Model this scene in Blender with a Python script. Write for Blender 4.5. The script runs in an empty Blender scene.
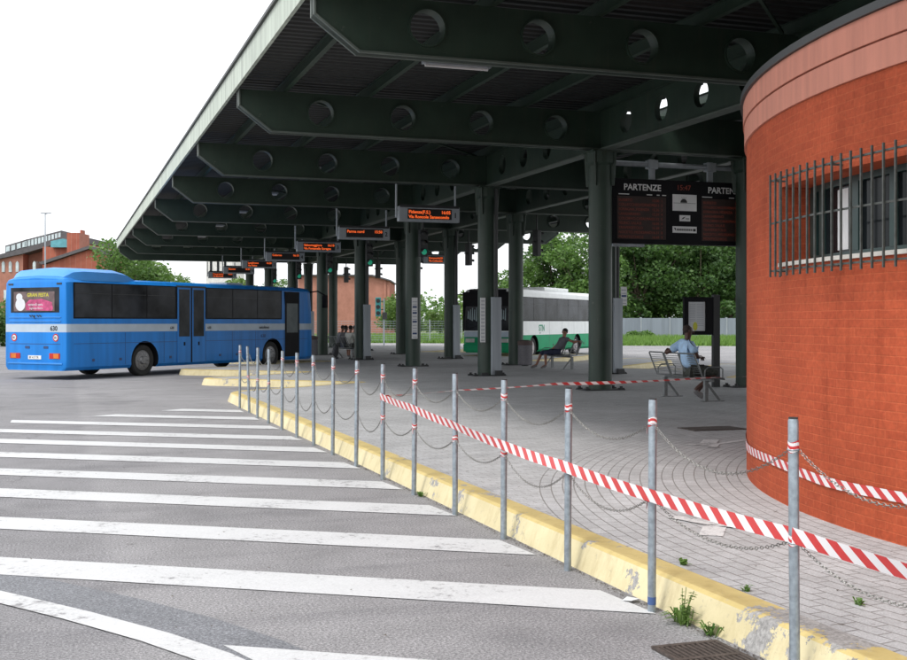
import bpy, bmesh, math, random
from math import sin, cos, pi, radians, atan2, sqrt
from mathutils import Vector, Matrix
random.seed(7)
S = bpy.context.scene
C = S.collection

# ------------------------------------------------------------------ camera
YAW = atan2(391.5, 1150.0)          # the camera looks this much to the right of the platform axis (+Y)
SN, CS = sin(YAW), cos(YAW)
cam_d = bpy.data.cameras.new('camera'); cam = bpy.data.objects.new('camera', cam_d); C.objects.link(cam)
cam.location = (0, 0, 1.70); cam.rotation_euler = (pi/2, 0, -YAW)
cam_d.sensor_width = 36; cam_d.lens = 36*1150/907.0; cam_d.shift_y = -8/907.0
cam_d.clip_start = 0.1; cam_d.clip_end = 3000
S.camera = cam
# ------------------------------------------------------------------ light: bright overcast day
SUN_EL, SUN_AZ = radians(58), radians(-115)   # azimuth measured from +Y towards +X
w = bpy.data.worlds.new('World'); S.world = w; w.use_nodes = True
nt = w.node_tree; nt.nodes.clear()
out = nt.nodes.new('ShaderNodeOutputWorld'); bg = nt.nodes.new('ShaderNodeBackground')
sky = nt.nodes.new('ShaderNodeTexSky'); sky.sky_type = 'NISHITA'; sky.sun_disc = False
sky.sun_elevation = SUN_EL; sky.sun_rotation = SUN_AZ
sky.air_density = 1.0; sky.dust_density = 4.0; sky.ozone_density = 1.0
hs = nt.nodes.new('ShaderNodeHueSaturation'); hs.inputs['Saturation'].default_value = 0.10
mx = nt.nodes.new('ShaderNodeMix'); mx.data_type = 'RGBA'; mx.inputs[0].default_value = 0.6
nt.links.new(sky.outputs[0], hs.inputs['Color'])
nt.links.new(hs.outputs[0], mx.inputs[6]); mx.inputs[7].default_value = (9.6, 9.9, 10.3, 1)
nt.links.new(mx.outputs[2], bg.inputs[0]); bg.inputs[1].default_value = 0.15
nt.links.new(bg.outputs[0], out.inputs[0])
sd = bpy.data.lights.new('sun', 'SUN'); sd.energy = 1.5; sd.angle = radians(14); sd.color = (1, .96, .9)
sun = bpy.data.objects.new('sun', sd); C.objects.link(sun)
sdir = Vector((sin(SUN_AZ)*cos(SUN_EL), cos(SUN_AZ)*cos(SUN_EL), sin(SUN_EL)))
sun.rotation_euler = sdir.to_track_quat('Z', 'Y').to_euler(); sun.location = (-20, -10, 40)
S.view_settings.view_transform = 'Standard'; S.view_settings.look = 'None'
S.view_settings.exposure = 0.45; S.view_settings.gamma = 1.0
S.view_settings.use_curve_mapping = False
try:
    S.cycles.use_denoising = True; S.cycles.max_bounces = 6; S.cycles.diffuse_bounces = 4
    S.cycles.sample_clamp_indirect = 6
except Exception: pass

# ------------------------------------------------------------------ materials
def N(nt, t, **kw):
    n = nt.nodes.new(t)
    for k, v in kw.items(): setattr(n, k, v)
    return n
def mat(name, col, rough=.6, metal=0, var=.15, scale=3.0, bump=0, bscale=40, emit=None, spec=None, streak=False, ior=None, dirt=None):
    m = bpy.data.materials.new(name); m.use_nodes = True
    t = m.node_tree; b = t.nodes['Principled BSDF']; L = t.links.new
    b.inputs['Roughness'].default_value = rough; b.inputs['Metallic'].default_value = metal
    if spec is not None: b.inputs['Specular IOR Level'].default_value = spec
    if ior: b.inputs['IOR'].default_value = ior
    tc = N(t, 'ShaderNodeTexCoord')
    no = N(t, 'ShaderNodeTexNoise'); no.inputs['Scale'].default_value = scale; no.inputs['Detail'].default_value = 6
    if streak:
        mp = N(t, 'ShaderNodeMapping'); mp.inputs['Scale'].default_value = (4, 4, .35)
        L(tc.outputs['Object'], mp.inputs[0]); L(mp.outputs[0], no.inputs['Vector'])
    else: L(tc.outputs['Object'], no.inputs['Vector'])
    r = N(t, 'ShaderNodeValToRGB')
    r.color_ramp.elements[0].position = .3; r.color_ramp.elements[1].position = .7
    lo = [max(0, c*(1-var)) for c in col]; hi = [min(1, c*(1+var)) for c in col]
    if dirt: lo = dirt
    r.color_ramp.elements[0].color = (*lo, 1); r.color_ramp.elements[1].color = (*hi, 1)
    L(no.outputs[0], r.inputs[0]); L(r.outputs[0], b.inputs['Base Color'])
    if bump:
        n2 = N(t, 'ShaderNodeTexNoise'); n2.inputs['Scale'].default_value = bscale; L(tc.outputs['Object'], n2.inputs['Vector'])
        bp = N(t, 'ShaderNodeBump'); bp.inputs['Strength'].default_value = bump; bp.inputs['Distance'].default_value = .02
        L(n2.outputs[0], bp.inputs['Height']); L(bp.outputs[0], b.inputs['Normal'])
    if emit:
        b.inputs['Emission Color'].default_value = (*emit[:3], 1); b.inputs['Emission Strength'].default_value = emit[3]
    return m
def ramp(t, src, stops):
    r = N(t, 'ShaderNodeValToRGB'); e = r.color_ramp.elements
    while len(e) < len(stops): e.new(.5)
    for i, (p, c) in enumerate(stops):
        e[i].position = p; e[i].color = (*c, 1) if len(c) == 3 else c
    t.links.new(src, r.inputs[0]); return r
def noise(t, vec, sc, det=5, rough=.55):
    n = N(t, 'ShaderNodeTexNoise'); n.inputs['Scale'].default_value = sc; n.inputs['Detail'].default_value = det
    n.inputs['Roughness'].default_value = rough; t.links.new(vec, n.inputs['Vector']); return n
def mixc(t, f, a, b, mode='MIX'):
    m = N(t, 'ShaderNodeMix', data_type='RGBA', blend_type=mode)
    for i, v in ((0, f), (6, a), (7, b)):
        if hasattr(v, 'is_output'): t.links.new(v, m.inputs[i])
        elif i == 0: m.inputs[0].default_value = v
        else: m.inputs[i].default_value = (*v, 1)
    return m.outputs[2]
def mth(t, op, a, b=None, c=None):
    m = N(t, 'ShaderNodeMath', operation=op)
    for i, v in enumerate((a, b, c)):
        if v is None: continue
        if hasattr(v, 'is_output'): t.links.new(v, m.inputs[i])
        else: m.inputs[i].default_value = v
    return m.outputs[0]

def asphalt_nodes(t, vec, base=(.218, .214, .222)):
    big = noise(t, vec, .22, 5, .6); mid = noise(t, vec, 1.6, 6, .7); fine = noise(t, vec, 62, 4, .85)
    c1 = ramp(t, big.outputs[0], [(.3, [x*.84 for x in base]), (.68, [x*1.14 for x in base])]).outputs[0]
    c2 = ramp(t, mid.outputs[0], [(.3, (.84, .84, .84)), (.7, (1.1, 1.1, 1.1))]).outputs[0]
    c3 = ramp(t, fine.outputs[0], [(.36, (.42, .42, .42)), (.5, (.98, .98, .98)), (.63, (1.85, 1.83, 1.8))]).outputs[0]
    c = mixc(t, 1, c1, c2, 'MULTIPLY'); c = mixc(t, 1, c, c3, 'MULTIPLY')
    # cracks
    v = N(t, 'ShaderNodeTexVoronoi', feature='DISTANCE_TO_EDGE'); v.inputs['Scale'].default_value = .16
    wv = noise(t, vec, 1.3, 5, .7)
    ad = N(t, 'ShaderNodeMix', data_type='RGBA', blend_type='ADD'); ad.inputs[0].default_value = 1.0
    t.links.new(vec, ad.inputs[6]); t.links.new(wv.outputs['Color'], ad.inputs[7]); t.links.new(ad.outputs[2], v.inputs['Vector'])
    cr = ramp(t, v.outputs['Distance'], [(0, (.55, .55, .55)), (.0016, (.7, .7, .7)), (.003, (1, 1, 1))]).outputs[0]
    gate = noise(t, vec, .35, 2); g = ramp(t, gate.outputs[0], [(.5, (0, 0, 0)), (.56, (1, 1, 1))]).outputs[0]
    cr = mixc(t, g, (1, 1, 1), cr)
    c = mixc(t, 1, c, cr, 'MULTIPLY')
    return c, fine
def m_asphalt():
    m = bpy.data.materials.new('asphalt'); m.use_nodes = True; t = m.node_tree; b = t.nodes['Principled BSDF']
    tc = N(t, 'ShaderNodeTexCoord'); c, fine = asphalt_nodes(t, tc.outputs['Object'])
    # long resurfacing seam running away from the camera: one side a little darker
    sp = N(t, 'ShaderNodeSeparateXYZ'); t.links.new(tc.outputs['Object'], sp.inputs[0])
    wob = noise(t, tc.outputs['Object'], .5, 3)
    xx = mth(t, 'ADD', sp.outputs[0], mth(t, 'MULTIPLY', wob.outputs[0], .12))
    side = ramp(t, mth(t, 'ADD', mth(t, 'MULTIPLY', xx, 8), -2.6), [(0, (.90, .90, .91)), (1, (1.03, 1.03, 1.03))]).outputs[0]
    c = mixc(t, 1, c, side, 'MULTIPLY')
    # oil drips / tyre darkening patches
    sn = noise(t, tc.outputs['Object'], .55, 3, .5); st = ramp(t, sn.outputs[0], [(.56, (1, 1, 1)), (.70, (.74, .74, .75))]).outputs[0]
    c = mixc(t, 1, c, st, 'MULTIPLY')
    # faint tyre tracks curving past the bays, and scattered oil drips
    mp = N(t, 'ShaderNodeMapping'); mp.inputs['Rotation'].default_value = (0, 0, radians(-38)); mp.inputs['Scale'].default_value = (.12, 2.6, 1); t.links.new(tc.outputs['Object'], mp.inputs[0])
    tn = noise(t, mp.outputs[0], 1.0, 4, .6); c = mixc(t, 1, c, ramp(t, tn.outputs[0], [(.34, (.86, .86, .87)), (.46, (1, 1, 1))]).outputs[0], 'MULTIPLY')
    dv = N(t, 'ShaderNodeTexVoronoi'); dv.inputs['Scale'].default_value = 1.7; t.links.new(tc.outputs['Object'], dv.inputs['Vector'])
    dw = noise(t, tc.outputs['Object'], 7, 3); dd_ = mth(t, 'ADD', dv.outputs['Distance'], mth(t, 'MULTIPLY', dw.outputs[0], .12))
    c = mixc(t, 1, c, ramp(t, dd_, [(.10, (.72, .71, .70)), (.15, (1, 1, 1))]).outputs[0], 'MULTIPLY')
    t.links.new(c, b.inputs['Base Color']); b.inputs['Roughness'].default_value = .85
    bp = N(t, 'ShaderNodeBump'); bp.inputs['Strength'].default_value = .35; bp.inputs['Distance'].default_value = .008
    t.links.new(fine.outputs[0], bp.inputs['Height']); t.links.new(bp.outputs[0], b.inputs['Normal']); return m
def m_tar():
    m = bpy.data.materials.new('tar_band'); m.use_nodes = True; t = m.node_tree; b = t.nodes['Principled BSDF']
    tc = N(t, 'ShaderNodeTexCoord'); c, fine = asphalt_nodes(t, tc.outputs['Object'], (.145, .150, .165))
    t.links.new(c, b.inputs['Base Color']); b.inputs['Roughness'].default_value = .7; return m
def m_paint(name, col, worn=.42):
    m = bpy.data.materials.new(name); m.use_nodes = True; t = m.node_tree; b = t.nodes['Principled BSDF']
    tc = N(t, 'ShaderNodeTexCoord'); c, fine = asphalt_nodes(t, tc.outputs['Object'])
    n1 = noise(t, tc.outputs['Object'], 14, 8, .75); n2 = noise(t, tc.outputs['Object'], 1.2, 4, .6)
    s = mth(t, 'ADD', mth(t, 'MULTIPLY', n1.outputs[0], .62), mth(t, 'MULTIPLY', n2.outputs[0], .38))
    f = ramp(t, s, [(worn-.06, (0, 0, 0)), (worn+.02, (1, 1, 1))]).outputs[0]
    pc = ramp(t, n2.outputs[0], [(.3, [x*.86 for x in col]), (.7, col)]).outputs[0]
    pc = mixc(t, .35, pc, ramp(t, fine.outputs[0], [(.35, [x*.5 for x in col]), (.6, col)]).outputs[0])
    t.links.new(mixc(t, f, c, pc), b.inputs['Base Color']); b.inputs['Roughness'].default_value = .7
    bp = N(t, 'ShaderNodeBump'); bp.inputs['Strength'].default_value = .25; bp.inputs['Distance'].default_value = .006
    t.links.new(fine.outputs[0], bp.inputs['Height']); t.links.new(bp.outputs[0], b.inputs['Normal'])
    return m
RC = (12.76, 6.10); RR = 7.36            # round building
def m_paving():
    m = bpy.data.materials.new('block_paving'); m.use_nodes = True; t = m.node_tree; b = t.nodes['Principled BSDF']
    tc = N(t, 'ShaderNodeTexCoord'); sp = N(t, 'ShaderNodeSeparateXYZ'); t.links.new(tc.outputs['Object'], sp.inputs[0])
    x = mth(t, 'SUBTRACT', sp.outputs[0], RC[0]); y = mth(t, 'SUBTRACT', sp.outputs[1], RC[1])
    r = mth(t, 'SQRT', mth(t, 'ADD', mth(t, 'MULTIPLY', x, x), mth(t, 'MULTIPLY', y, y)))
    a = mth(t, 'ARCTAN2', y, mth(t, 'MULTIPLY', x, -1))
    cb = N(t, 'ShaderNodeCombineXYZ'); t.links.new(mth(t, 'MULTIPLY', a, 8.4), cb.inputs[0]); t.links.new(r, cb.inputs[1])
    def bricks(vec, w_, h_, mo, dk):
        k = N(t, 'ShaderNodeTexBrick'); k.inputs['Scale'].default_value = 1; k.inputs['Brick Width'].default_value = w_
        k.inputs['Row Height'].default_value = h_; k.inputs['Mortar Size'].default_value = mo; k.inputs['Mortar Smooth'].default_value = .3
        k.inputs['Color1'].default_value = (.405, .41, .42, 1); k.inputs['Color2'].default_value = (.46, .466, .478, 1)
        k.inputs['Mortar'].default_value = (*dk, 1); t.links.new(vec, k.inputs['Vector']); return k
    b1 = bricks(cb.outputs[0], .21, .105, .0065, (.235, .23, .225)); b2 = bricks(tc.outputs['Object'], .21, .105, .0055, (.27, .265, .26))
    wob = noise(t, tc.outputs['Object'], .8, 2)
    f = mth(t, 'LESS_THAN', mth(t, 'ADD', r, mth(t, 'MULTIPLY', wob.outputs[0], .02)), 9.38)
    col = mixc(t, f, b2.outputs[0], b1.outputs[0])
    hgt = N(t, 'ShaderNodeMix', data_type='FLOAT'); t.links.new(f, hgt.inputs[0]); t.links.new(b2.outputs['Fac'], hgt.inputs[2]); t.links.new(b1.outputs['Fac'], hgt.inputs[3])
    big = noise(t, tc.outputs['Object'], .35, 6, .65); med = noise(t, tc.outputs['Object'], 3, 6, .7); fi = noise(t, tc.outputs['Object'], 120, 2)
    for n_, s_ in ((big, [(.3, (.80, .80, .80)), (.7, (1.1, 1.1, 1.1))]), (med, [(.28, (.82, .81, .80)), (.7, (1.08, 1.08, 1.08))]), (fi, [(.35, (.8, .8, .8)), (.65, (1.15, 1.15, 1.15))])):
        col = mixc(t, 1, col, ramp(t, n_.outputs[0], s_).outputs[0], 'MULTIPLY')
    gm = noise(t, tc.outputs['Object'], 9, 3, .5); sp_ = ramp(t, gm.outputs[0], [(.70, (1, 1, 1)), (.73, (.6, .58, .55))]).outputs[0]
    col = mixc(t, 1, col, sp_, 'MULTIPLY')
    t.links.new(col, b.inputs['Base Color']); b.inputs['Roughness'].default_value = .8
    bp = N(t, 'ShaderNodeBump', invert=True); bp.inputs['Strength'].default_value = .5; bp.inputs['Distance'].default_value = .006
    t.links.new(hgt.outputs[0], bp.inputs['Height']); t.links.new(bp.outputs[0], b.inputs['Normal']); return m
def m_brick(name, c1, c2, mort, w_=.25, h_=.075, ms=.008, uv=True, stain=True, soft=.25):
    m = bpy.data.materials.new(name); m.use_nodes = True; t = m.node_tree; b = t.nodes['Principled BSDF']
    tc = N(t, 'ShaderNodeTexCoord'); src = tc.outputs['UV'] if uv else tc.outputs['Object']
    k = N(t, 'ShaderNodeTexBrick'); k.inputs['Scale'].default_value = 1; k.inputs['Brick Width'].default_value = w_
    k.inputs['Row Height'].default_value = h_; k.inputs['Mortar Size'].default_value = ms; k.inputs['Mortar Smooth'].default_value = soft
    k.inputs['Color1'].default_value = (*c1, 1); k.inputs['Color2'].default_value = (*c2, 1); k.inputs['Mortar'].default_value = (*mort, 1)
    wb = noise(t, src, 5, 2); ad = N(t, 'ShaderNodeVectorMath', operation='SCALE'); ad.inputs[3].default_value = .012
    t.links.new(wb.outputs['Color'], ad.inputs[0]); a2 = N(t, 'ShaderNodeVectorMath', operation='ADD'); t.links.new(src, a2.inputs[0]); t.links.new(ad.outputs[0], a2.inputs[1])
    t.links.new(a2.outputs[0], k.inputs['Vector']); col = k.outputs[0]
    n1 = noise(t, tc.outputs['Object'], 1.1, 6, .65); n2 = noise(t, tc.outputs['Object'], 30, 4, .6)
    col = mixc(t, 1, col, ramp(t, n1.outputs[0], [(.3, (.80, .78, .76)), (.7, (1.12, 1.12, 1.12))]).outputs[0], 'MULTIPLY')
    col = mixc(t, 1, col, ramp(t, n2.outputs[0], [(.3, (.82, .82, .82)), (.7, (1.13, 1.13, 1.13))]).outputs[0], 'MULTIPLY')
    if stain:
        mp = N(t, 'ShaderNodeMapping'); mp.inputs['Scale'].default_value = (2.2, 2.2, .22); t.links.new(tc.outputs['Object'], mp.inputs[0])
        n3 = noise(t, mp.outputs[0], 1, 6, .7)
        col = mixc(t, 1, col, ramp(t, n3.outputs[0], [(.30, (.78, .74, .72)), (.45, (1, 1, 1))]).outputs[0], 'MULTIPLY')
        # pale scuffs where the paint has rubbed off
        n4 = noise(t, tc.outputs['Object'], 3.3, 8, .75)
        col = mixc(t, ramp(t, n4.outputs[0], [(.66, (0, 0, 0)), (.75, (.35, .35, .35))]).outputs[0], col, (.62, .25, .14))
    t.links.new(col, b.inputs['Base Color']); b.inputs['Roughness'].default_value = .8; b.inputs['Specular IOR Level'].default_value = .2
    h = mth(t, 'SUBTRACT', mth(t, 'MULTIPLY', n2.outputs[0], .35), k.outputs['Fac'])
    bp = N(t, 'ShaderNodeBump'); bp.inputs['Strength'].default_value = .35; bp.inputs['Distance'].default_value = .006
    t.links.new(h, bp.inputs['Height']); t.links.new(bp.outputs[0], b.inputs['Normal']); return m
def m_kerb():
    m = bpy.data.materials.new('yellow_kerb_paint'); m.use_nodes = True; t = m.node_tree; b = t.nodes['Principled BSDF']
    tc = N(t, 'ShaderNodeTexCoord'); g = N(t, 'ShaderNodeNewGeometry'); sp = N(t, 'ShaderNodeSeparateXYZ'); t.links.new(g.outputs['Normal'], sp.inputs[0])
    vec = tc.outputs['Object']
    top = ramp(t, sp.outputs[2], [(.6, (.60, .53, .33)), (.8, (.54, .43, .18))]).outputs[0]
    n0 = noise(t, vec, 2.0, 5, .6); n1 = noise(t, vec, 1.5, 8, .72); n2 = noise(t, vec, 40, 4, .7); n5 = noise(t, vec, 11, 6, .7)
    col = mixc(t, 1, top, ramp(t, n0.outputs[0], [(.3, (.85, .83, .78)), (.7, (1.08, 1.08, 1.1))]).outputs[0], 'MULTIPLY')
    col = mixc(t, ramp(t, n5.outputs[0], [(.60, (0, 0, 0)), (.68, (.65, .65, .65))]).outputs[0], col, (.36, .32, .24))
    mpk = N(t, 'ShaderNodeMapping'); mpk.inputs['Scale'].default_value = (9, 9, .8); t.links.new(vec, mpk.inputs[0]); nk = noise(t, mpk.outputs[0], 1, 5, .7)
    col = mixc(t, 1, col, ramp(t, nk.outputs[0], [(.36, (.88, .86, .83)), (.50, (1, 1, 1))]).outputs[0], 'MULTIPLY')
    bare = ramp(t, n2.outputs[0], [(.35, (.2, .195, .19)), (.65, (.38, .37, .36))]).outputs[0]
    sy = N(t, 'ShaderNodeSeparateXYZ'); t.links.new(vec, sy.inputs[0])
    near = mth(t, 'MAXIMUM', mth(t, 'SUBTRACT', 1, mth(t, 'MULTIPLY', mth(t, 'ABSOLUTE', mth(t, 'SUBTRACT', sy.outputs[1], 4.95)), 1.5)), 0)
    pat = mth(t, 'ADD', n1.outputs[0], mth(t, 'MULTIPLY', near, .13))
    f = ramp(t, pat, [(.605, (0, 0, 0)), (.615, (1, 1, 1))]).outputs[0]
    col = mixc(t, f, col, bare)
    t.links.new(col, b.inputs['Base Color']); b.inputs['Roughness'].default_value = .8
    bp = N(t, 'ShaderNodeBump'); bp.inputs['Strength'].default_value = .4; bp.inputs['Distance'].default_value = .006
    t.links.new(mth(t, 'SUBTRACT', n2.outputs[0], f), bp.inputs['Height']); t.links.new(bp.outputs[0], b.inputs['Normal']); return m
def m_steel():
    m = bpy.data.materials.new('green_painted_steel'); m.use_nodes = True; t = m.node_tree; b = t.nodes['Principled BSDF']
    tc = N(t, 'ShaderNodeTexCoord'); vec = tc.outputs['Object']
    n1 = noise(t, vec, 1.4, 6, .6); n2 = noise(t, vec, 6, 8, .8); mp = N(t, 'ShaderNodeMapping'); mp.inputs['Scale'].default_value = (5, 5, .5); t.links.new(vec, mp.inputs[0])
    n3 = noise(t, mp.outputs[0], 1.5, 5, .6)
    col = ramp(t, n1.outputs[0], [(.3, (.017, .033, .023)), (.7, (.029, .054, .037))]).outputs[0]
    col = mixc(t, ramp(t, n3.outputs[0], [(.52, (0, 0, 0)), (.7, (.5, .5, .5))]).outputs[0], col, (.045, .055, .040))
    col = mixc(t, ramp(t, n2.outputs[0], [(.63, (0, 0, 0)), (.67, (.7, .7, .7))]).outputs[0], col, (.10, .11, .09))
    t.links.new(col, b.inputs['Base Color']); b.inputs['Roughness'].default_value = .5; return m
def m_tape():
    m = bpy.data.materials.new('red_white_tape'); m.use_nodes = True; t = m.node_tree; b = t.nodes['Principled BSDF']
    tc = N(t, 'ShaderNodeTexCoord'); sp = N(t, 'ShaderNodeSeparateXYZ'); t.links.new(tc.outputs['UV'], sp.inputs[0])
    v = mth(t, 'FRACT', mth(t, 'ADD', mth(t, 'MULTIPLY', sp.outputs[0], 1/.165), mth(t, 'MULTIPLY', sp.outputs[1], 5.5)))
    f = mth(t, 'LESS_THAN', v, .5)
    t.links.new(mixc(t, f, (.68, .66, .67), (.50, .035, .035)), b.inputs['Base Color'])
    b.inputs['Roughness'].default_value = .35; return m
def m_leaf(name, a, bcol, trans=.25):
    m = bpy.data.materials.new(name); m.use_nodes = True; t = m.node_tree; b = t.nodes['Principled BSDF']
    g = N(t, 'ShaderNodeNewGeometry'); tc = N(t, 'ShaderNodeTexCoord')
    n = noise(t, tc.outputs['Object'], .5, 3)
    f = mth(t, 'ADD', mth(t, 'MULTIPLY', g.outputs['Random Per Island'], .55), mth(t, 'MULTIPLY', n.outputs[0], .45))
    t.links.new(ramp(t, f, [(.2, a), (.8, bcol)]).outputs[0], b.inputs['Base Color']); b.inputs['Roughness'].default_value = .55
    tr = N(t, 'ShaderNodeBsdfTranslucent'); tr.inputs[0].default_value = (*[min(1, x*1.6) for x in bcol], 1)
    ms = N(t, 'ShaderNodeMixShader'); ms.inputs[0].default_value = trans
    o = [x for x in t.nodes if x.type == 'OUTPUT_MATERIAL'][0]
    t.links.new(b.outputs[0], ms.inputs[1]); t.links.new(tr.outputs[0], ms.inputs[2]); t.links.new(ms.outputs[0], o.inputs[0]); return m
def m_text(name, base, bands): pass

ASPH = m_asphalt(); WHITE_LINE = m_paint('white_road_paint', (.585, .59, .60), .437); MARK = m_paint('worn_white_mark', (.66, .66, .66), .46)
TAR = m_tar()
PAVE = m_paving(); KERB = m_kerb(); STEEL = m_steel(); TAPE = m_tape()
BRICK = m_brick('orange_painted_brick', (.405, .080, .033), (.36, .067, .028), (.43, .094, .040), h_=.064, ms=.006, soft=.6)
PINK = mat('pink_painted_render', (.50, .195, .135), .7, var=.12, scale=2.5, streak=True, bump=.15)
FARBRICK = m_brick('far_red_brick', (.40, .13, .085), (.35, .11, .075), (.42, .2, .15), .5, .15, .02, uv=False, stain=False)
FLANGE = mat('lit_green_steel_edge', (.09, .11, .095), .5, var=.2, scale=3)  # green steel made paler, for the light its edges catch
FASCIA = mat('pale_green_fascia', (.40, .45, .38), .5, var=.28, scale=1.6, streak=True)
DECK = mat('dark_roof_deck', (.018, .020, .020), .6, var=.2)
DARK = mat('dark_metal', (.03, .032, .033), .5); BLACK = mat('black_plastic', (.010, .010, .012), .6, var=.2, spec=.12)
GALV = mat('galvanised_steel', (.27, .31, .345), .42, .55, var=.22, scale=30, bump=.08, bscale=120)
CHAIN = mat('chain_steel', (.20, .20, .19), .45, .7, var=.3, scale=60)
GREYBOX = mat('grey_sheet_metal', (.33, .36, .39), .5, .2, var=.12, scale=2, streak=True)
BENCHM = mat('bench_grey_steel', (.20, .21, .21), .45, .4, var=.2, scale=20)
GREENFRAME = mat('dark_green_window_frame', (.018, .045, .042), .4, var=.15)
BARM = mat('window_bar_paint', (.045, .05, .045), .5, var=.4, scale=25)
SILL = mat('pale_stone_sill', (.55, .52, .48), .7, var=.15)
GLASS = mat('dark_glass', (.012, .015, .017), .08, var=.3, scale=.7, spec=.3, ior=1.25)
BUSGLASS = mat('tinted_bus_glass', (.026, .028, .032), .10, var=.92, scale=1.3, spec=.35, ior=1.22)  # pale blotches in the colour stand for reflections and curtains in the panes
BLUE = mat('sky_blue_bus_paint', (.012, .195, .60), .38, var=.14, scale=1.0, streak=True, spec=.3)
BLUEPALE = mat('pale_blue_roof_unit', (.05, .26, .66), .4, var=.08, scale=1.5)
BUSBAND = mat('pale_grey_band', (.42, .50, .58), .35, var=.06)
BUSWHITE = mat('white_bus_paint', (.78, .80, .79), .4, var=.06); BUSGREEN = mat('green_bus_paint', (.008, .30, .13), .5, var=.1, spec=.2)
RUBBER = mat('tyre_rubber', (.022, .022, .022), .8, var=.3, scale=8); RIM = mat('wheel_rim', (.20, .20, .205), .45, .5, var=.3, scale=10)
REDL = mat('red_tail_lamp', (.45, .02, .015), .25); ORL = mat('orange_tail_lamp', (.6, .16, .02), .25)
WHITE = mat('white_plate', (.7, .7, .7), .5, var=.06); LINE = mat('black_lettering', (.02, .02, .02), .6)
GREENLET = mat('green_lettering', (.02, .30, .16), .5); DBLUE = mat('dark_blue_lettering', (.02, .05, .15), .5)
LEDOFF = mat('led_panel_face', (.018, .014, .013), .5); LED = mat('orange_led_characters', (.5, .05, .01), .5, emit=(1.0, .15, .03, .65))
LEDDIM = mat('dim_red_led_characters', (.10, .02, .015), .5, emit=(1.0, .16, .07, .028)); LEDBACK = mat('brown_led_field', (.034, .019, .016), .7, var=.2, scale=8)
LAMPG = mat('green_signal_lens', (.01, .25, .12), .3, emit=(.05, 1.0, .6, .12)); LENSOFF = mat('dark_signal_lens', (.03, .03, .03), .25)
BOARDLT = mat('signal_green_paint', (.02, .11, .09), .5)
SKIN_D = mat('dark_brown_skin', (.075, .032, .022), .5, var=.1); SKIN_T = mat('tanned_skin', (.26, .115, .07), .5, var=.1)
SHIRT_B = mat('light_blue_cotton', (.40, .58, .80), .8, var=.2, scale=7, bump=.8, bscale=16); SHIRT_G = mat('grey_cotton', (.12, .12, .14), .85, var=.2, scale=12, bump=.3, bscale=18)
SHIRT_W = mat('off_white_cotton', (.50, .50, .46), .85, var=.12, scale=9, bump=.3, bscale=16); SHIRT_K = mat('charcoal_cotton', (.05, .05, .055), .85, var=.2)
SHORTS_K = mat('dark_patterned_cotton', (.045, .048, .04), .85, var=.6, scale=24); SHORTS_B = mat('navy_cotton', (.022, .03, .065), .85, var=.2)
SHOE = mat('grey_shoe', (.16, .155, .155), .7, var=.3, scale=30); HAIR = mat('black_hair', (.012, .010, .010), .8)
EYE = mat('eye_white', (.6, .6, .58), .3); BAGM = mat('grey_rucksack', (.085, .085, .09), .85, var=.3, scale=10)
BARK = mat('bark', (.09, .07, .05), .9, var=.3, scale=6, bump=.5, bscale=20)
LEAF1 = m_leaf('leaf_mid_green', (.035, .09, .016), (.12, .22, .045)); LEAF2 = m_leaf('leaf_dark_green', (.018, .055, .013), (.08, .16, .035))
LEAF3 = m_leaf('leaf_light_green', (.05, .11, .02), (.14, .23, .05)); GRASSM = m_leaf('grass_blades', (.07, .15, .025), (.17, .29, .06), .3)
GROUND = mat('grassy_earth', (.10, .13, .05), .95, var=.3, scale=.4); FARROOF = mat('dark_far_roof', (.10, .095, .10), .8, var=.15)
TEAL = mat('teal_glass', (.10, .33, .38), .2, var=.15); WALLC = mat('grey_concrete_wall', (.22, .25, .29), .8, var=.14, scale=.8, streak=True)
WINW = mat('pale_window_glass', (.50, .58, .60), .3, var=.2, scale=2); PAPER = mat('white_paper', (.62, .64, .66), .6, var=.06)
YELP = mat('yellow_leaflet', (.55, .55, .06), .6); MAG = mat('magenta_poster', (.42, .06, .16), .6, var=.5, scale=6); YPOST = mat('yellow_poster_text', (.5, .45, .05), .6)
RUST = mat('rusty_iron', (.085, .068, .060), .7, .3, var=.35, scale=25); MESH = mat('bin_mesh', (.16, .155, .17), .6, var=.25, scale=30)
BROWNW = mat('weathered_maroon_cover', (.09, .06, .055), .7)

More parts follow.
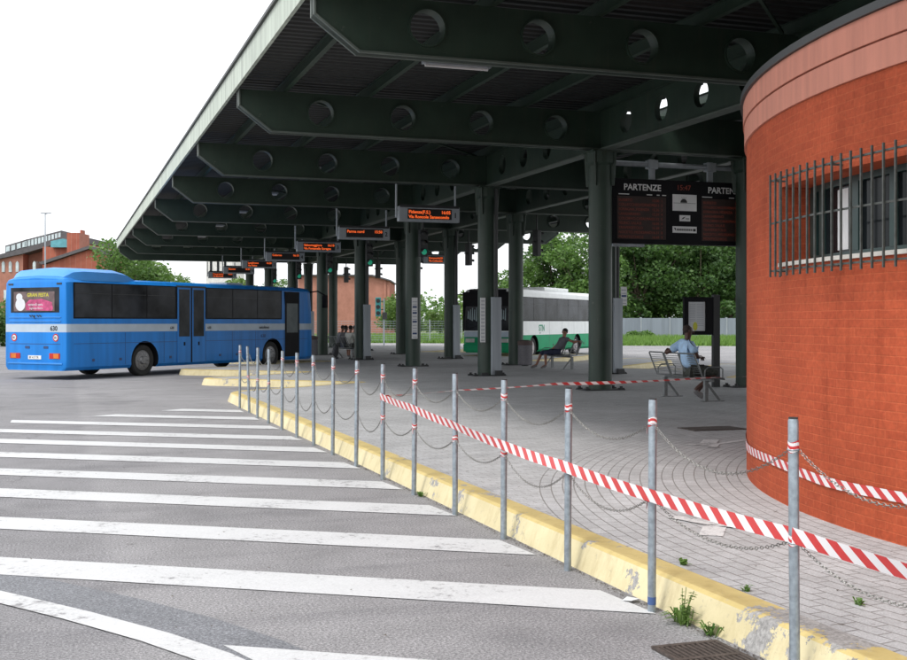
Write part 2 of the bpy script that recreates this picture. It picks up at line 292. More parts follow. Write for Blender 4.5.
# ------------------------------------------------------------------ mesh builder
class B:
    def __init__(s): s.v = []; s.f = []; s.m = []; s.uv = {}
    def add(s, vs, fs, mi=0, uvs=None):
        o = len(s.v); s.v += [tuple(p) for p in vs]
        for i, f in enumerate(fs):
            if uvs: s.uv[len(s.f)] = uvs[i]
            s.f.append(tuple(o+k for k in f)); s.m.append(mi)
        return s
    def box(s, x0, x1, y0, y1, z0, z1, mi=0, M=None):
        vs = [Vector((x, y, z)) for x in (x0, x1) for y in (y0, y1) for z in (z0, z1)]
        if M: vs = [M @ p for p in vs]
        return s.add(vs, [(0, 1, 3, 2), (4, 6, 7, 5), (0, 4, 5, 1), (2, 3, 7, 6), (0, 2, 6, 4), (1, 5, 7, 3)], mi)
    def bar(s, p0, p1, w_, h_, up=(0, 0, 1), mi=0):
        p0, p1 = Vector(p0), Vector(p1); d = (p1-p0); L = d.length; d.normalize(); up = Vector(up)
        r = d.cross(up)
        if r.length < 1e-4: r = d.cross(Vector((0, 1, 0)))
        r.normalize(); u = r.cross(d)
        vs = [p + r*a*w_/2 + u*b*h_/2 for p in (p0, p1) for a in (-1, 1) for b in (-1, 1)]
        return s.add(vs, [(0, 2, 3, 1), (4, 5, 7, 6), (0, 1, 5, 4), (2, 6, 7, 3), (0, 4, 6, 2), (1, 3, 7, 5)], mi)
    def tube(s, pts, r, n=8, mi=0, cap=True):
        pts = [Vector(p) for p in pts]; rs = r if isinstance(r, (list, tuple)) else [r]*len(pts)
        vs = []; fs = []; ref = None
        for i, p in enumerate(pts):
            d = (pts[min(i+1, len(pts)-1)] - pts[max(i-1, 0)]).normalized()
            if ref is None: ref = Vector((0, 0, 1)) if abs(d.z) < .9 else Vector((1, 0, 0))
            a = d.cross(ref).normalized(); b_ = a.cross(d).normalized(); ref = b_
            vs += [p + (a*cos(2*pi*k/n) + b_*sin(2*pi*k/n))*rs[i] for k in range(n)]
        for i in range(len(pts)-1):
            for k in range(n):
                fs.append((i*n+k, i*n+(k+1) % n, (i+1)*n+(k+1) % n, (i+1)*n+k))
        if cap: fs += [tuple(range(n-1, -1, -1)), tuple((len(pts)-1)*n+k for k in range(n))]
        return s.add(vs, fs, mi)
    def ell(s, c, r, n=12, m=8, mi=0, M=None):
        vs = []; fs = []
        for i in range(m+1):
            th = pi*i/m
            for k in range(n):
                p = Vector((r[0]*sin(th)*cos(2*pi*k/n), r[1]*sin(th)*sin(2*pi*k/n), r[2]*cos(th)))
                if M: p = M @ p
                vs.append(p+Vector(c))
        for i in range(m):
            for k in range(n): fs.append((i*n+k, (i+1)*n+k, (i+1)*n+(k+1) % n, i*n+(k+1) % n))
        return s.add(vs, fs, mi)
    def torus(s, c, R, r, ax, u, n=12, k=6, mi=0, st=1.0):
        c, ax, u = Vector(c), Vector(ax).normalized(), Vector(u).normalized(); v_ = ax.cross(u)
        vs = []; fs = []
        for i in range(n):
            a = 2*pi*i/n; d = u*cos(a)*st + v_*sin(a); dn = (u*cos(a)+v_*sin(a)).normalized()
            for j in range(k):
                b_ = 2*pi*j/k; vs.append(c + d*R + dn*r*cos(b_) + ax*r*sin(b_))
        for i in range(n):
            for j in range(k):
                fs.append((i*k+j, ((i+1) % n)*k+j, ((i+1) % n)*k+(j+1) % k, i*k+(j+1) % k))
        return s.add(vs, fs, mi)
    def prism(s, poly, p_of, t0, t1, mi=0):       # poly of 2D points, p_of(a, b, t) -> 3D
        n = len(poly); vs = [p_of(a, b_, t0) for a, b_ in poly] + [p_of(a, b_, t1) for a, b_ in poly]
        fs = [tuple(range(n)), tuple(range(2*n-1, n-1, -1))] + [(i, (i+1) % n, n+(i+1) % n, n+i) for i in range(n)]
        return s.add(vs, fs, mi)
def wloc(p):
    v = Vector((0, 0, 0))
    while p is not None: v += p.location; p = p.parent
    return v
def link(name, me, mats, parent=None):
    o = bpy.data.objects.new(name, me); C.objects.link(o)
    if mats is not None:
        for m_ in (mats if isinstance(mats, (list, tuple)) else [mats]): me.materials.append(m_)
    if parent is not None: o.parent = parent
    return o
def obj(name, b, mats, parent=None, smooth=False, world=False, at=None, bevel=0, fixn=True):
    me = bpy.data.meshes.new(name)
    off = Vector(at) if at is not None else (wloc(parent) if (world and parent is not None) else Vector((0, 0, 0)))
    me.from_pydata([tuple(Vector(p)-off) for p in b.v], [], b.f); me.update()
    if len(set(b.m)) > 1 or (b.m and b.m[0]): me.polygons.foreach_set('material_index', b.m)
    if b.uv:
        ul = me.uv_layers.new(name='UVMap')
        for fi, uvs in b.uv.items():
            for li, uv in zip(me.polygons[fi].loop_indices, uvs): ul.data[li].uv = uv
    if fixn and not b.uv:
        bm = bmesh.new(); bm.from_mesh(me); bmesh.ops.recalc_face_normals(bm, faces=bm.faces); bm.to_mesh(me); bm.free()
    if smooth:
        me.polygons.foreach_set('use_smooth', [True]*len(me.polygons))
        try: me.set_sharp_from_angle(angle=radians(35))
        except Exception: pass
    o = link(name, me, mats, parent)
    if at is not None: o.location = at
    if bevel:
        md = o.modifiers.new('bevel', 'BEVEL'); md.width = bevel; md.segments = 2; md.limit_method = 'ANGLE'
    return o
def tag(o, label, cat, group=None):
    o['label'] = label; o['category'] = cat
    if group: o['group'] = group
    return o
def thing(name, label, cat, loc=(0, 0, 0), rz=0, group=None):
    o = bpy.data.objects.new(name, None); C.objects.link(o); o.location = loc; o.rotation_euler = (0, 0, rz)
    return tag(o, label, cat, group)
def structure(o): o['kind'] = 'structure'; return o
def copy_tree(o, parent=None):
    c = o.copy(); C.objects.link(c)
    if parent is not None: c.parent = parent
    for ch in list(o.children): copy_tree(ch, c)
    return c
def dup(root, loc, rz=None, label=None):
    c = copy_tree(root); c.location = loc
    if rz is not None: c.rotation_euler = (0, 0, rz)
    if label: c['label'] = label
    return c
def evaluate(o):
    dg = bpy.context.evaluated_depsgraph_get(); dg.update()
    me = bpy.data.meshes.new_from_object(o.evaluated_get(dg), depsgraph=dg); return me
def text(name, s, size, mat_, parent, loc, rot, depth=.002, align='LEFT', bold=0):
    cu = bpy.data.curves.new(name, 'FONT'); cu.body = s; cu.size = size; cu.extrude = depth; cu.align_x = align; cu.offset = bold; cu.resolution_u = 3
    t = bpy.data.objects.new(name, cu); C.objects.link(t); me = evaluate(t); C.objects.unlink(t); bpy.data.objects.remove(t)
    me.transform(Matrix.Translation(loc) @ rot); me.materials.clear()
    return link(name, me, mat_, parent)
def at(u, Z, H=0.0):      # a far point: bearing u (in pixels of the photo's width) and distance Z ahead of the camera
    X = (u-453.5)/1150*Z
    return Vector((SN*Z+CS*X, CS*Z-SN*X, H))
FACE_CAM = -YAW
RX = Matrix.Rotation(pi/2, 4, 'X')        # stands lettering upright, reading towards -Y
PZ = .18                                   # platform height

# ------------------------------------------------------------------ ground, road, platform
g = B(); g.add([(-900, -300, -.03), (1100, -300, -.03), (1100, 1500, -.03), (-900, 1500, -.03)], [(0, 1, 2, 3)])
structure(obj('ground', g, GROUND))
edge = [(-120, 130), (-20, 107), (10, 97), (25, 89.5), (33, 84), (38, 74.5), (50, 67), (80, 45), (110, 20)]
g = B(); pts = [(-120, -40), (110, -40)] + list(reversed(edge))
g.add([(x, y, 0) for x, y in pts], [tuple(range(len(pts)))]); structure(obj('road', g, ASPH))

out_l = [(3.62, -8), (3.62, 25.3), (7.5, 28.3), (3.62, 31.6), (7.5, 34.6), (3.62, 37.9), (10.2, 43.9), (3.62, 50.2), (8.6, 54.4), (3.62, 58.6), (8.6, 62.8), (3.62, 67), (8, 73.5), (9.5, 75)]
out_r = [(17.5, 75), (22.8, 69.4), (22.8, 65.5)]
n_ = 65.5
while n_ > 20:
    out_r += [(18.85, n_-3.95), (16.85, n_-2.05-.0)] if False else []
    n_ -= 7.25
# right-hand bays: slots pointing back to the platform, the white bus stands in one of them
bays = [58.1, 50.85, 43.6, 36.35, 29.1]
for nb in bays:
    out_r += [(22.8, nb+4.1), (17.0, nb-1.85), (18.85, nb-3.9), (22.8, nb)]
out_r += [(22.8, -8)]
outline = out_l + out_r
def fillet(poly, rad=.55, n=5):
    o_ = []
    for i, p in enumerate(poly):
        p = Vector(p); a = Vector(poly[i-1])-p; b_ = Vector(poly[(i+1) % len(poly)])-p
        d = min(rad, a.length*.35, b_.length*.35); p0 = p+a.normalized()*d; p1 = p+b_.normalized()*d
        for k in range(n+1):
            t_ = k/n; o_.append((p0*(1-t_)**2 + p*2*t_*(1-t_) + p1*t_**2))
    return o_
OL = fillet(outline)
def inset(poly, d):       # outline runs clockwise seen from above; +d grows outward
    n = len(poly); r = []
    for i in range(n):
        e0 = (poly[i]-poly[i-1]).normalized(); e1 = (poly[(i+1) % n]-poly[i]).normalized()
        n0 = Vector((-e0.y, e0.x)); n1 = Vector((-e1.y, e1.x)); m_ = (n0+n1)
        m_ = m_/max(.5, m_.length_squared)*2 if m_.length > .2 else n0
        r.append(poly[i]+m_*d*.5*2/ (2 if m_.length > 3 else 1))
    return r
n = len(OL)
k1 = inset(OL, .17); k2 = inset(OL, .20); k3 = inset(OL, .27)
g = B(); g.add([(p.x, p.y, PZ) for p in OL], [tuple(range(n))])
pv = obj('pavement', g, PAVE); structure(pv)
bm = bmesh.new(); bm.from_mesh(pv.data); bmesh.ops.triangulate(bm, faces=bm.faces, ngon_method='EAR_CLIP')
for f_ in bm.faces:
    if f_.normal.z < 0: f_.normal_flip()
bm.to_mesh(pv.data); bm.free()
g = B(); rings = [(OL, PZ-.03), (OL, PZ+.004), (k1, PZ+.004), (k2, PZ-.012), (k3, -.02)]
vs = [(p.x, p.y, z) for ring, z in rings for p in ring]; fs = []
for j in range(len(rings)-1):
    for i in range(n): fs.append((j*n+i, j*n+(i+1) % n, (j+1)*n+(i+1) % n, (j+1)*n+i))
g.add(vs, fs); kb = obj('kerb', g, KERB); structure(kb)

def sheet(name, poly, z, m_, parent=None):
    g = B(); g.add([(x, y, z) for x, y in poly], [tuple(range(len(poly)))]); o = obj(name, g, m_, parent)
    for p in o.data.polygons:
        if p.normal.z < 0: o.data.flip_normals(); break
    return o
# tar band, curved white line and hatched no-parking area painted on the road
curve = [(-3.4, 11.6), (-2.2, 10.1), (-1.2, 8.75), (-.36, 7.60), (.08, 6.98), (.47, 6.37), (.72, 5.9), (1.0, 5.2), (1.2, 4.4), (1.3, 3.4), (1.35, 2.0)]
def band(pts, w0, w1):
    P = [Vector(p) for p in pts]; L_, R_ = [], []
    for i, p in enumerate(P):
        d = (P[min(i+1, len(P)-1)]-P[max(i-1, 0)]).normalized(); nn = Vector((-d.y, d.x))
        L_.append(p+nn*w0); R_.append(p+nn*w1)
    return [tuple(p) for p in L_+R_[::-1]]
structure(sheet('tar_patch', band([(-2.6, 10.9), (-1.5, 9.3), (-.36, 7.75), (.1, 7.1), (.47, 6.5), (.74, 5.95), (1.0, 5.2), (1.2, 4.4), (1.3, 2)], .02, .40), .003, TAR))
structure(sheet('edge_line', band(curve, -.09, .10), .008, WHITE_LINE))
def hatch(y0, thick):                 # centre line y = y0 + .64*(3.25-x)
    def Y(x, s_): return y0 + .64*(3.25-x) + s_*thick/2
    pl = []
    def left(s_):                     # where the line meets the left boundary of the hatched area
        xb = (y0 + s_*thick/2 + .64*3.25 - 21.33)/(.73+.64)
        return xb
    xl0, xl1 = left(-1), left(1)
    if y0 > 18.8: return [(3.24, Y(3.24, -1)), (xl0, Y(xl0, -1)), (xl1, Y(xl1, 1)), (3.24, Y(3.24, 1))]
    xl0 = xl1 = max(-7.5, xl0)
    if y0 < 5: xl0, xl1 = 1.05, .80
    elif y0 < 7: xl0, xl1 = -1.05, -1.4
    return [(3.27, Y(3.27, -1)), (xl0, Y(xl0, -1)), (xl1, Y(xl1, 1)), (3.22, Y(3.22, 1))]
for y0 in (4.24, 6.26, 8.04, 9.83, 11.5, 13.26, 15.0, 16.62, 18.42, 20.24, 22.0):
    structure(sheet('hatch_line', hatch(y0, .60), .0055, WHITE_LINE))
# worn white arrows on the paving
def stroke(g, pts, z, w_):
    for a, b_ in zip(pts, pts[1:]):
        a, b_ = Vector(a), Vector(b_); d = (b_-a).normalized(); nn = Vector((-d.y, d.x))*w_/2
        g.add([(p.x, p.y, z) for p in (a-nn, b_-nn, b_+nn, a+nn)], [(0, 1, 2, 3)])
def arrow(pts_list, name='painted_arrow'):
    g = B()
    for i, (P, w_) in enumerate(pts_list): stroke(g, P, PZ+.004+.002*i, w_)
    structure(obj(name, g, MARK))
arrow([([(4.36, 7.14), (4.62, 7.50)], .17), ([(4.62, 7.50), (4.86, 7.84), (5.02, 8.14)], .10), ([(4.50, 7.92), (4.62, 7.52)], .13), ([(4.63, 7.47), (4.84, 7.20)], .08)])
arrow([([(7.30, 12.52), (7.72, 12.50), (8.34, 12.80)], .10), ([(7.62, 12.55), (7.92, 12.95)], .20), ([(7.44, 12.15), (7.66, 12.46)], .12)])
# drain covers
gt = thing('drain_grate', 'rusty slotted iron drain grate in the asphalt against the yellow kerb', 'drain grate', (3.09, 5.07, 0)); gt.scale = (.62, .80, 1)
g = B(); g.box(-.30, .30, -.30, .30, .002, .006); obj('pit_shade', g, BLACK, gt)  # thin black sheet painted for the shade down inside the drain
g = B()
for a, b_, c_, d_ in ((-.31, .31, -.32, -.28), (-.31, .31, .28, .32), (-.31, -.27, -.28, .28), (.27, .31, -.28, .28), (-.27, .27, -.02, .02)): g.box(a, b_, c_, d_, .004, .018)
for i in range(11):
    x = -.245+i*.049
    g.box(x-.011, x+.011, -.28, -.02, .004, .016); g.box(x-.011, x+.011, .02, .28, .004, .016)
obj('grille', g, RUST, gt)
g = B(); g.box(-.42, .42, -.24, .24, 0, .012); mh = obj('manhole_cover', g, RUST); mh.location = (8.75, 14.3, PZ); tag(mh, 'dark rectangular manhole cover set in the grey paving left of the brick building', 'manhole cover')

# ------------------------------------------------------------------ canopy
BAY = 7.25; Y0 = 23.3; ZL, ZM, ZU = 5.54, 6.03, 6.38; XA, XB = 11.4, 15.2; XC = (XA+XB)/2
can = thing('station_canopy', 'long dark green steel canopy on round pillars with pierced cantilever beams over the platform', 'canopy', (XC, 37, PZ))
def W_(o): return o
K = list(range(-3, 8))
xe = 3.35; mir = lambda x: 2*XC-x
prof = [(xe, ZU), (xe, ZM), (xe+.66, ZL), (mir(xe+.66), ZL), (mir(xe), ZM), (mir(xe), ZU)]
def plate(outer, holes, r, thick, name):
    cu = bpy.data.curves.new(name, 'CURVE'); cu.dimensions = '2D'; cu.fill_mode = 'BOTH'; cu.extrude = thick/2
    def sp(pts):
        s_ = cu.splines.new('POLY'); s_.points.add(len(pts)-1)
        for p, q in zip(s_.points, pts): p.co = (q[0], q[1], 0, 1)
        s_.use_cyclic_u = True
    sp(outer)
    for hx, hz in holes: sp([(hx+r*cos(2*pi*k/24), hz+r*sin(2*pi*k/24)) for k in range(24)])
    o = bpy.data.objects.new(name, cu); C.objects.link(o); me = evaluate(o); C.objects.unlink(o); bpy.data.objects.remove(o)
    me.materials.clear(); return me
hx = [5.03+1.75*i for i in range(4)]; holes = [(x, 5.98) for x in hx] + [(mir(x), 5.98) for x in hx]
me = plate([(a-XC, b_) for a, b_ in prof], [(a-XC, b_) for a, b_ in holes], .26, .15, 'cross_beam')
me.transform(Matrix.Rotation(pi/2, 4, 'X'))
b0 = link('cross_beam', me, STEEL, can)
def flange(g, P, y0, y1, t_):
    for a, b_ in zip(P, P[1:]):
        d = Vector((b_[0]-a[0], b_[1]-a[1])).normalized(); nn = Vector((d.y, -d.x))*t_
        g.add([(a[0], y0, a[1]), (b_[0], y0, b_[1]), (b_[0]+nn.x, y0, b_[1]+nn.y), (a[0]+nn.x, y0, a[1]+nn.y),
               (a[0], y1, a[1]), (b_[0], y1, b_[1]), (b_[0]+nn.x, y1, b_[1]+nn.y), (a[0]+nn.x, y1, a[1]+nn.y)],
              [(0, 1, 2, 3), (7, 6, 5, 4), (0, 4, 5, 1), (3, 2, 6, 7), (0, 3, 7, 4), (1, 5, 6, 2)])
g = B(); flange(g, [(p[0]-XC, p[1]) for p in prof], -.13, .13, -.03)
fl = obj('flange', g, FLANGE, b0)
g = B(); N_ = 24
vs = [(r*cos(2*pi*k/N_), y, r*sin(2*pi*k/N_)) for y in (-.12, .12) for r in (.262, .285) for k in range(N_)]
fs = []
for k in range(N_):
    q = (k+1) % N_; fs += [(k, q, N_+q, N_+k), (2*N_+k, 3*N_+k, 3*N_+q, 2*N_+q), (k, 2*N_+k, 2*N_+q, q), (N_+k, N_+q, 3*N_+q, 3*N_+k)]
g.add(vs, fs); sl0 = obj('hole_sleeve', g, STEEL, b0)
for i, (x, z) in enumerate(holes):
    o = sl0 if i == 0 else sl0.copy()
    if i: C.objects.link(o)
    o.location = (x-XC, 0, z)
for k in K:
    o = b0 if k == K[0] else copy_tree(b0, can)
    o.location = (0, Y0+BAY*k-37, -PZ)
    if k == 7:                       # the end beam is a plain solid plate
        m7 = plate([(a-XC, b_) for a, b_ in prof], [], .26, .15, 'cross_beam'); m7.transform(Matrix.Rotation(pi/2, 4, 'X')); m7.materials.append(STEEL); o.data = m7
        for ch in list(o.children):
            if ch.name.startswith('hole_sleeve'): bpy.data.objects.remove(ch)
# longitudinal beams between the pillars of each row
lh = [1.35+i*1.52 for i in range(4)]
me = plate([(.14, ZL), (BAY-.14, ZL), (BAY-.14, ZU), (.14, ZU)], [(a, 5.98) for a in lh], .26, .12, 'long_beam')
me.transform(Matrix.Rotation(pi/2, 4, 'Z') @ Matrix.Rotation(pi/2, 4, 'X'))
l0 = link('long_beam', me, STEEL, can)
g = B(); g.box(-.13, .13, .14, BAY-.14, ZL-.03, ZL); obj('flange', g, FLANGE, l0)
first = True
for k in K[:-1]:
    for X in (XA, XB):
        o = l0 if first else copy_tree(l0, can); first = False
        o.location = (X-XC, Y0+BAY*k-37, -PZ)
# purlins, deck, fascias
ya, yb = Y0+BAY*K[0]-1.5, Y0+BAY*7+1.5
px_ = [4.30+1.75*i for i in range(11)]
p0 = None
for i, x in enumerate(px_):
    if p0 is None:
        g = B(); g.box(-.05, .05, ya-37, yb-37, 6.385, 6.40); g.box(-.012, .012, ya-37, yb-37, 6.40, 6.585); g.box(-.05, .05, ya-37, yb-37, 6.585, 6.60)
        p0 = obj('purlin', g, STEEL, can); o = p0
    else: o = p0.copy(); C.objects.link(o)
    o.location = (x-XC, 0, -PZ)
# diagonal wind braces in alternate bays
g = B(); g.bar((4.6-XC, .2, 6.36), (XA-.4-XC, BAY-.2, 6.36), .05, .05); wb0 = obj('wind_brace', g, STEEL, can)
for i, k in enumerate((-2, 0, 2, 4, 6)):
    o = wb0 if i == 0 else wb0.copy()
    if i: C.objects.link(o)
    o.location = (0, Y0+BAY*k-37, -PZ)
g = B(); t_ = ya; prev = None; dx0, dx1 = 3.30, mir(3.30)
rows = []; i = 0
while t_ <= yb:
    for dy, z in ((0, 6.60), (.10, 6.60), (.13, 6.64), (.23, 6.64), (.26, 6.60)): rows.append((t_+dy, z))
    t_ += .26
slot = (12.55, 13.1)
xs = [dx0, slot[0], slot[1], dx1]
vs = [(x, y, z) for y, z in rows for x in xs]; fs = []
for j in range(len(rows)-1):
    for i in range(3):
        ym = rows[j][0]
        if i == 1 and 19.2 < ym < 26.0: continue
        fs.append((j*4+i, j*4+i+1, (j+1)*4+i+1, (j+1)*4+i))
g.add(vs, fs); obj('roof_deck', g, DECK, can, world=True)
for sx in (0, 1):
    g = B(); x = 3.27 if not sx else mir(3.27)-.06
    g.box(x, x+.06, ya, yb, 6.36, 6.84); f_ = obj('fascia', g, FASCIA, can, world=True)
    g = B(); x2 = x-.05; g.box(x2, x2+.16, ya-.02, yb+.02, 6.843, 6.90); obj('flashing', g, DARK, f_, world=True)
g = B(); g.box(3.34, mir(3.34), yb, yb+.06, 6.30, 6.84); obj('fascia', g, FASCIA, can, world=True)
lf = None  # added row of lamp-shaped bars, standing for a brace that catches light
for k in range(-1, 7):
    y = Y0+BAY*k+3.6
    if lf is None:
        lf = thing('lit_brace_bar', 'nearest added pale bar under the dark roof, standing for a lit brace', 'brace', (6.75, y, 6.30), 0, 'added pale bars under the canopy roof')
        g = B(); g.box(-.65, .65, -.07, .07, .02, .08); obj('housing', g, GREYBOX, lf, bevel=.01)
        g = B(); g.tube([(-.6, 0, 0), (.6, 0, 0)], .028, 8); obj('tube', g, WHITE, lf, smooth=True)
        g = B(); g.tube([(-.5, 0, .07), (-.5, 0, .29)], .012, 6); obj('rod', g, DARK, lf); g = B(); g.tube([(.5, 0, .07), (.5, 0, .29)], .012, 6); obj('rod', g, DARK, lf)
    else: dup(lf, (6.75, y, 6.30), 0, '%s added pale bar for a lit roof brace, counting away from the camera' % ('second third fourth fifth sixth seventh eighth'.split()[k]))
# pillars
def pillar(clad):
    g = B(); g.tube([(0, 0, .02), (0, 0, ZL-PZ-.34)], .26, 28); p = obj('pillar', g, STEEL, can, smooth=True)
    g = B(); g.tube([(0, 0, ZL-PZ-.36), (0, 0, ZL-PZ-.30), (0, 0, ZL-PZ-.03)], [.27, .32, .32], 20)
    for a in range(4):
        d = Vector((cos(a*pi/2+pi/4), sin(a*pi/2+pi/4), 0)); g.bar(d*.3+Vector((0, 0, ZL-PZ-.05)), d*.25+Vector((0, 0, ZL-PZ-.8)), .03, .16, up=d)
    g.box(-.33, .33, -.33, .33, ZL-PZ-.06, ZL-PZ-.032); obj('capital', g, STEEL, p)
    g = B(); g.box(-.48, .48, -.28, .28, 0, .025)
    for x in (-.42, .42):
        for y in (-.2, .2): g.tube([(x, y, .02), (x, y, .09)], .035, 6); g.box(x-.06, x+.06, y-.05, y+.05, .025, .05)
    obj('base_plate', g, DARK, p)
    if clad:
        g = B(); g.box(.02, .30, -.36, -.17, .03, 2.22); g.box(.27, .33, -.30, -.1, .03, 2.22); obj('downpipe_cover', g, GREYBOX, p, bevel=.008)
        g = B(); g.tube([(.17, -.30, 2.2), (.17, -.30, ZL-PZ-.1)], .05, 8); obj('downpipe', g, DARK, p)
        g = B(); g.box(.1, .3, -.46, -.36, .02, .16); g.box(-.3, -.1, -.4, -.3, .02, .1); obj('drain_box', g, DARK, p)
    return p
pA, pB = pillar(False), pillar(True); used = set()
for k in range(-2, 8):
    for X in (XA, XB):
        src = pB if k % 2 else pA
        if src.name in used: o = copy_tree(src, can)
        else: o = src; used.add(src.name)
        o.location = (X-XC, Y0+BAY*k-37, 0)
def notice(x, y, z0, z1, w_, lab):
    g = B(); g.box(-w_/2, w_/2, -.012, .012, z0, z1); o = thing('notice_panel', lab, 'notice', (x, y, PZ))
    obj('board', g, WHITE, o)
    g = B(); zz = z0+.05
    while zz < z1-.06: g.box(-w_/2+.02, w_/2-.025, -.016, -.0125, zz, zz+.012 if random.random() < .7 else zz+.06); zz += .10
    obj('print', g, DBLUE, o); return o
notice(11.17, Y0+BAY-.29, .95, 2.2, .15, 'narrow white timetable strip on the grey-covered pillar in front of the white bus')
notice(11.37, Y0+2*BAY-.30, .95, 2.35, .2, 'narrow white timetable strip halfway up the plain green pillar left of centre')
notice(15.55, Y0+BAY-.32, 2.0, 2.55, .2, 'small white notice above the grey pipe cover right of the nearest pillar')

# ------------------------------------------------------------------ round brick building
rb = thing('round_building', 'round orange painted brick building with pink cornice and barred window at right', 'building', (RC[0], RC[1], PZ))
T0, T1 = radians(162.8), radians(191.5); WZ0, WZ1 = 2.19, 2.83; RI = RR-.30
def pol(r, th, z): return (RC[0]+r*cos(th), RC[1]+r*sin(th), z)
ths = [radians(d) for d in range(0, 361, 2)]
ths = sorted(set([t for t in ths if not (T0-.02 < t < T0+.02 or T1-.02 < t < T1+.02)] + [T0, T1] + [T0+(T1-T0)*i/16 for i in range(17)]))
g = B(); uvf = []
zs = [PZ-.05, WZ0, WZ1, 3.46]
for a, b_ in zip(ths, ths[1:]):
    for z0, z1 in zip(zs, zs[1:]):
        if z0 == WZ0 and a >= T0-1e-6 and b_ <= T1+1e-6: continue
        g.add([pol(RR, a, z0), pol(RR, b_, z0), pol(RR, b_, z1), pol(RR, a, z1)], [(0, 1, 2, 3)], uvs=[[(a*RR, z0), (b_*RR, z0), (b_*RR, z1), (a*RR, z1)]])
for a in (T0, T1):      # reveals
    g.add([pol(RR, a, WZ0), pol(RI, a, WZ0), pol(RI, a, WZ1), pol(RR, a, WZ1)], [(0, 1, 2, 3)], uvs=[[(0, WZ0), (.3, WZ0), (.3, WZ1), (0, WZ1)]])
seg = [t for t in ths if T0-1e-6 <= t <= T1+1e-6]
for a, b_ in zip(seg, seg[1:]):
    for z in (WZ0, WZ1):
        g.add([pol(RR, a, z), pol(RR, b_, z), pol(RI, b_, z), pol(RI, a, z)], [(0, 1, 2, 3)], uvs=[[(a*RR, 0), (b_*RR, 0), (b_*RR, .3), (a*RR, .3)]])
obj('wall', g, BRICK, rb, world=True)
def ring(g, r0, r1, z0, z1, t0=0, t1=2*pi, n=180, ends=False):
    full = abs(t1-t0-2*pi) < 1e-6
    vs = []
    for i in range(n+1):
        t_ = t0+(t1-t0)*i/n; vs += [pol(r0, t_, z0), pol(r1, t_, z0), pol(r1, t_, z1), pol(r0, t_, z1)]
    fs = [(i*4+j, i*4+(j+1) % 4, (i+1)*4+(j+1) % 4, (i+1)*4+j) for i in range(n) for j in range(4)]
    if not full: fs += [(0, 1, 2, 3), (n*4+3, n*4+2, n*4+1, n*4)]
    g.add(vs, fs)
g = B(); ring(g, RR-.1, RR+.022, 3.46, 3.657); ring(g, RR-.1, RR+.002, 3.657, 3.670); ring(g, RR-.1, RR+.034, 3.670, 3.87); obj('cornice', g, PINK, rb, world=True)
g = B(); ring(g, RR-.3, RR+.062, 3.872, 3.935); g.add([pol(RR-.29, 2*pi*i/90, 3.92) for i in range(90)], [tuple(range(90))]); obj('roof', g, DARK, rb, world=True)
# window: frames and panes follow the curve
win = bpy.data.objects.new('window', None); C.objects.link(win); win.parent = rb; win.location = (-RI, 0, 0)
g = B(); ring(g, RI+.0, RI+.05, WZ0, WZ0+.06, T0, T1, 20); ring(g, RI, RI+.05, WZ1-.05, WZ1, T0, T1, 20)
mull = [T0+.008, radians(164.8), radians(169.8), radians(173.9), radians(177.9), radians(181), radians(184), radians(187.8), T1-.008]
for i, a in enumerate(mull): ring(g, RI-.004, RI+.056, WZ0+.06, WZ1-.05, a-(.004 if i % 2 else .0075), a+(.004 if i % 2 else .0075), 1)
obj('frame', g, GREENFRAME, win, world=True)
g = B(); ring(g, RI+.012, RI+.02, WZ0+.06, WZ1-.05, T0, T1, 20); obj('pane', g, GLASS, win, world=True)
g = B(); ring(g, RI+.022, RI+.026, WZ0+.08, WZ1-.08, radians(167.0), radians(168.5), 2); obj('curtain', g, WHITE, win, world=True)
g = B(); ring(g, RI+.05, RR+.03, WZ0-.028, WZ0+.004, T0+.002, T1-.002, 30); obj('sill', g, SILL, win, world=True)
g = B(); BZ0, BZ1 = 2.10, 2.885; RBAR = RR+.14
nb_ = 30; tb0, tb1 = radians(164.0), radians(192.8)
for i in range(nb_+1):
    t_ = tb0+(tb1-tb0)*i/nb_; g.bar(pol(RBAR, t_, BZ0-.03), pol(RBAR, t_, BZ1+.03), .014, .014, up=(cos(t_), sin(t_), 0))
for z in (BZ0+.02, (BZ0+BZ1)/2+.02, BZ1-.02): ring(g, RBAR-.022, RBAR-.008, z-.007, z+.007, tb0, tb1, 40)
for t_ in (tb0, radians(171.9), radians(183), tb1):
    for z in (BZ0+.02, BZ1-.02): g.bar(pol(RR-.02, t_, z), pol(RBAR-.02, t_, z), .014, .014)
for t_ in (tb0, tb1): g.bar(pol(RR+.06, t_, BZ0-.03), pol(RR+.06, t_, BZ1+.03), .012, .012)
obj('window_bars', g, BARM, rb, world=True)

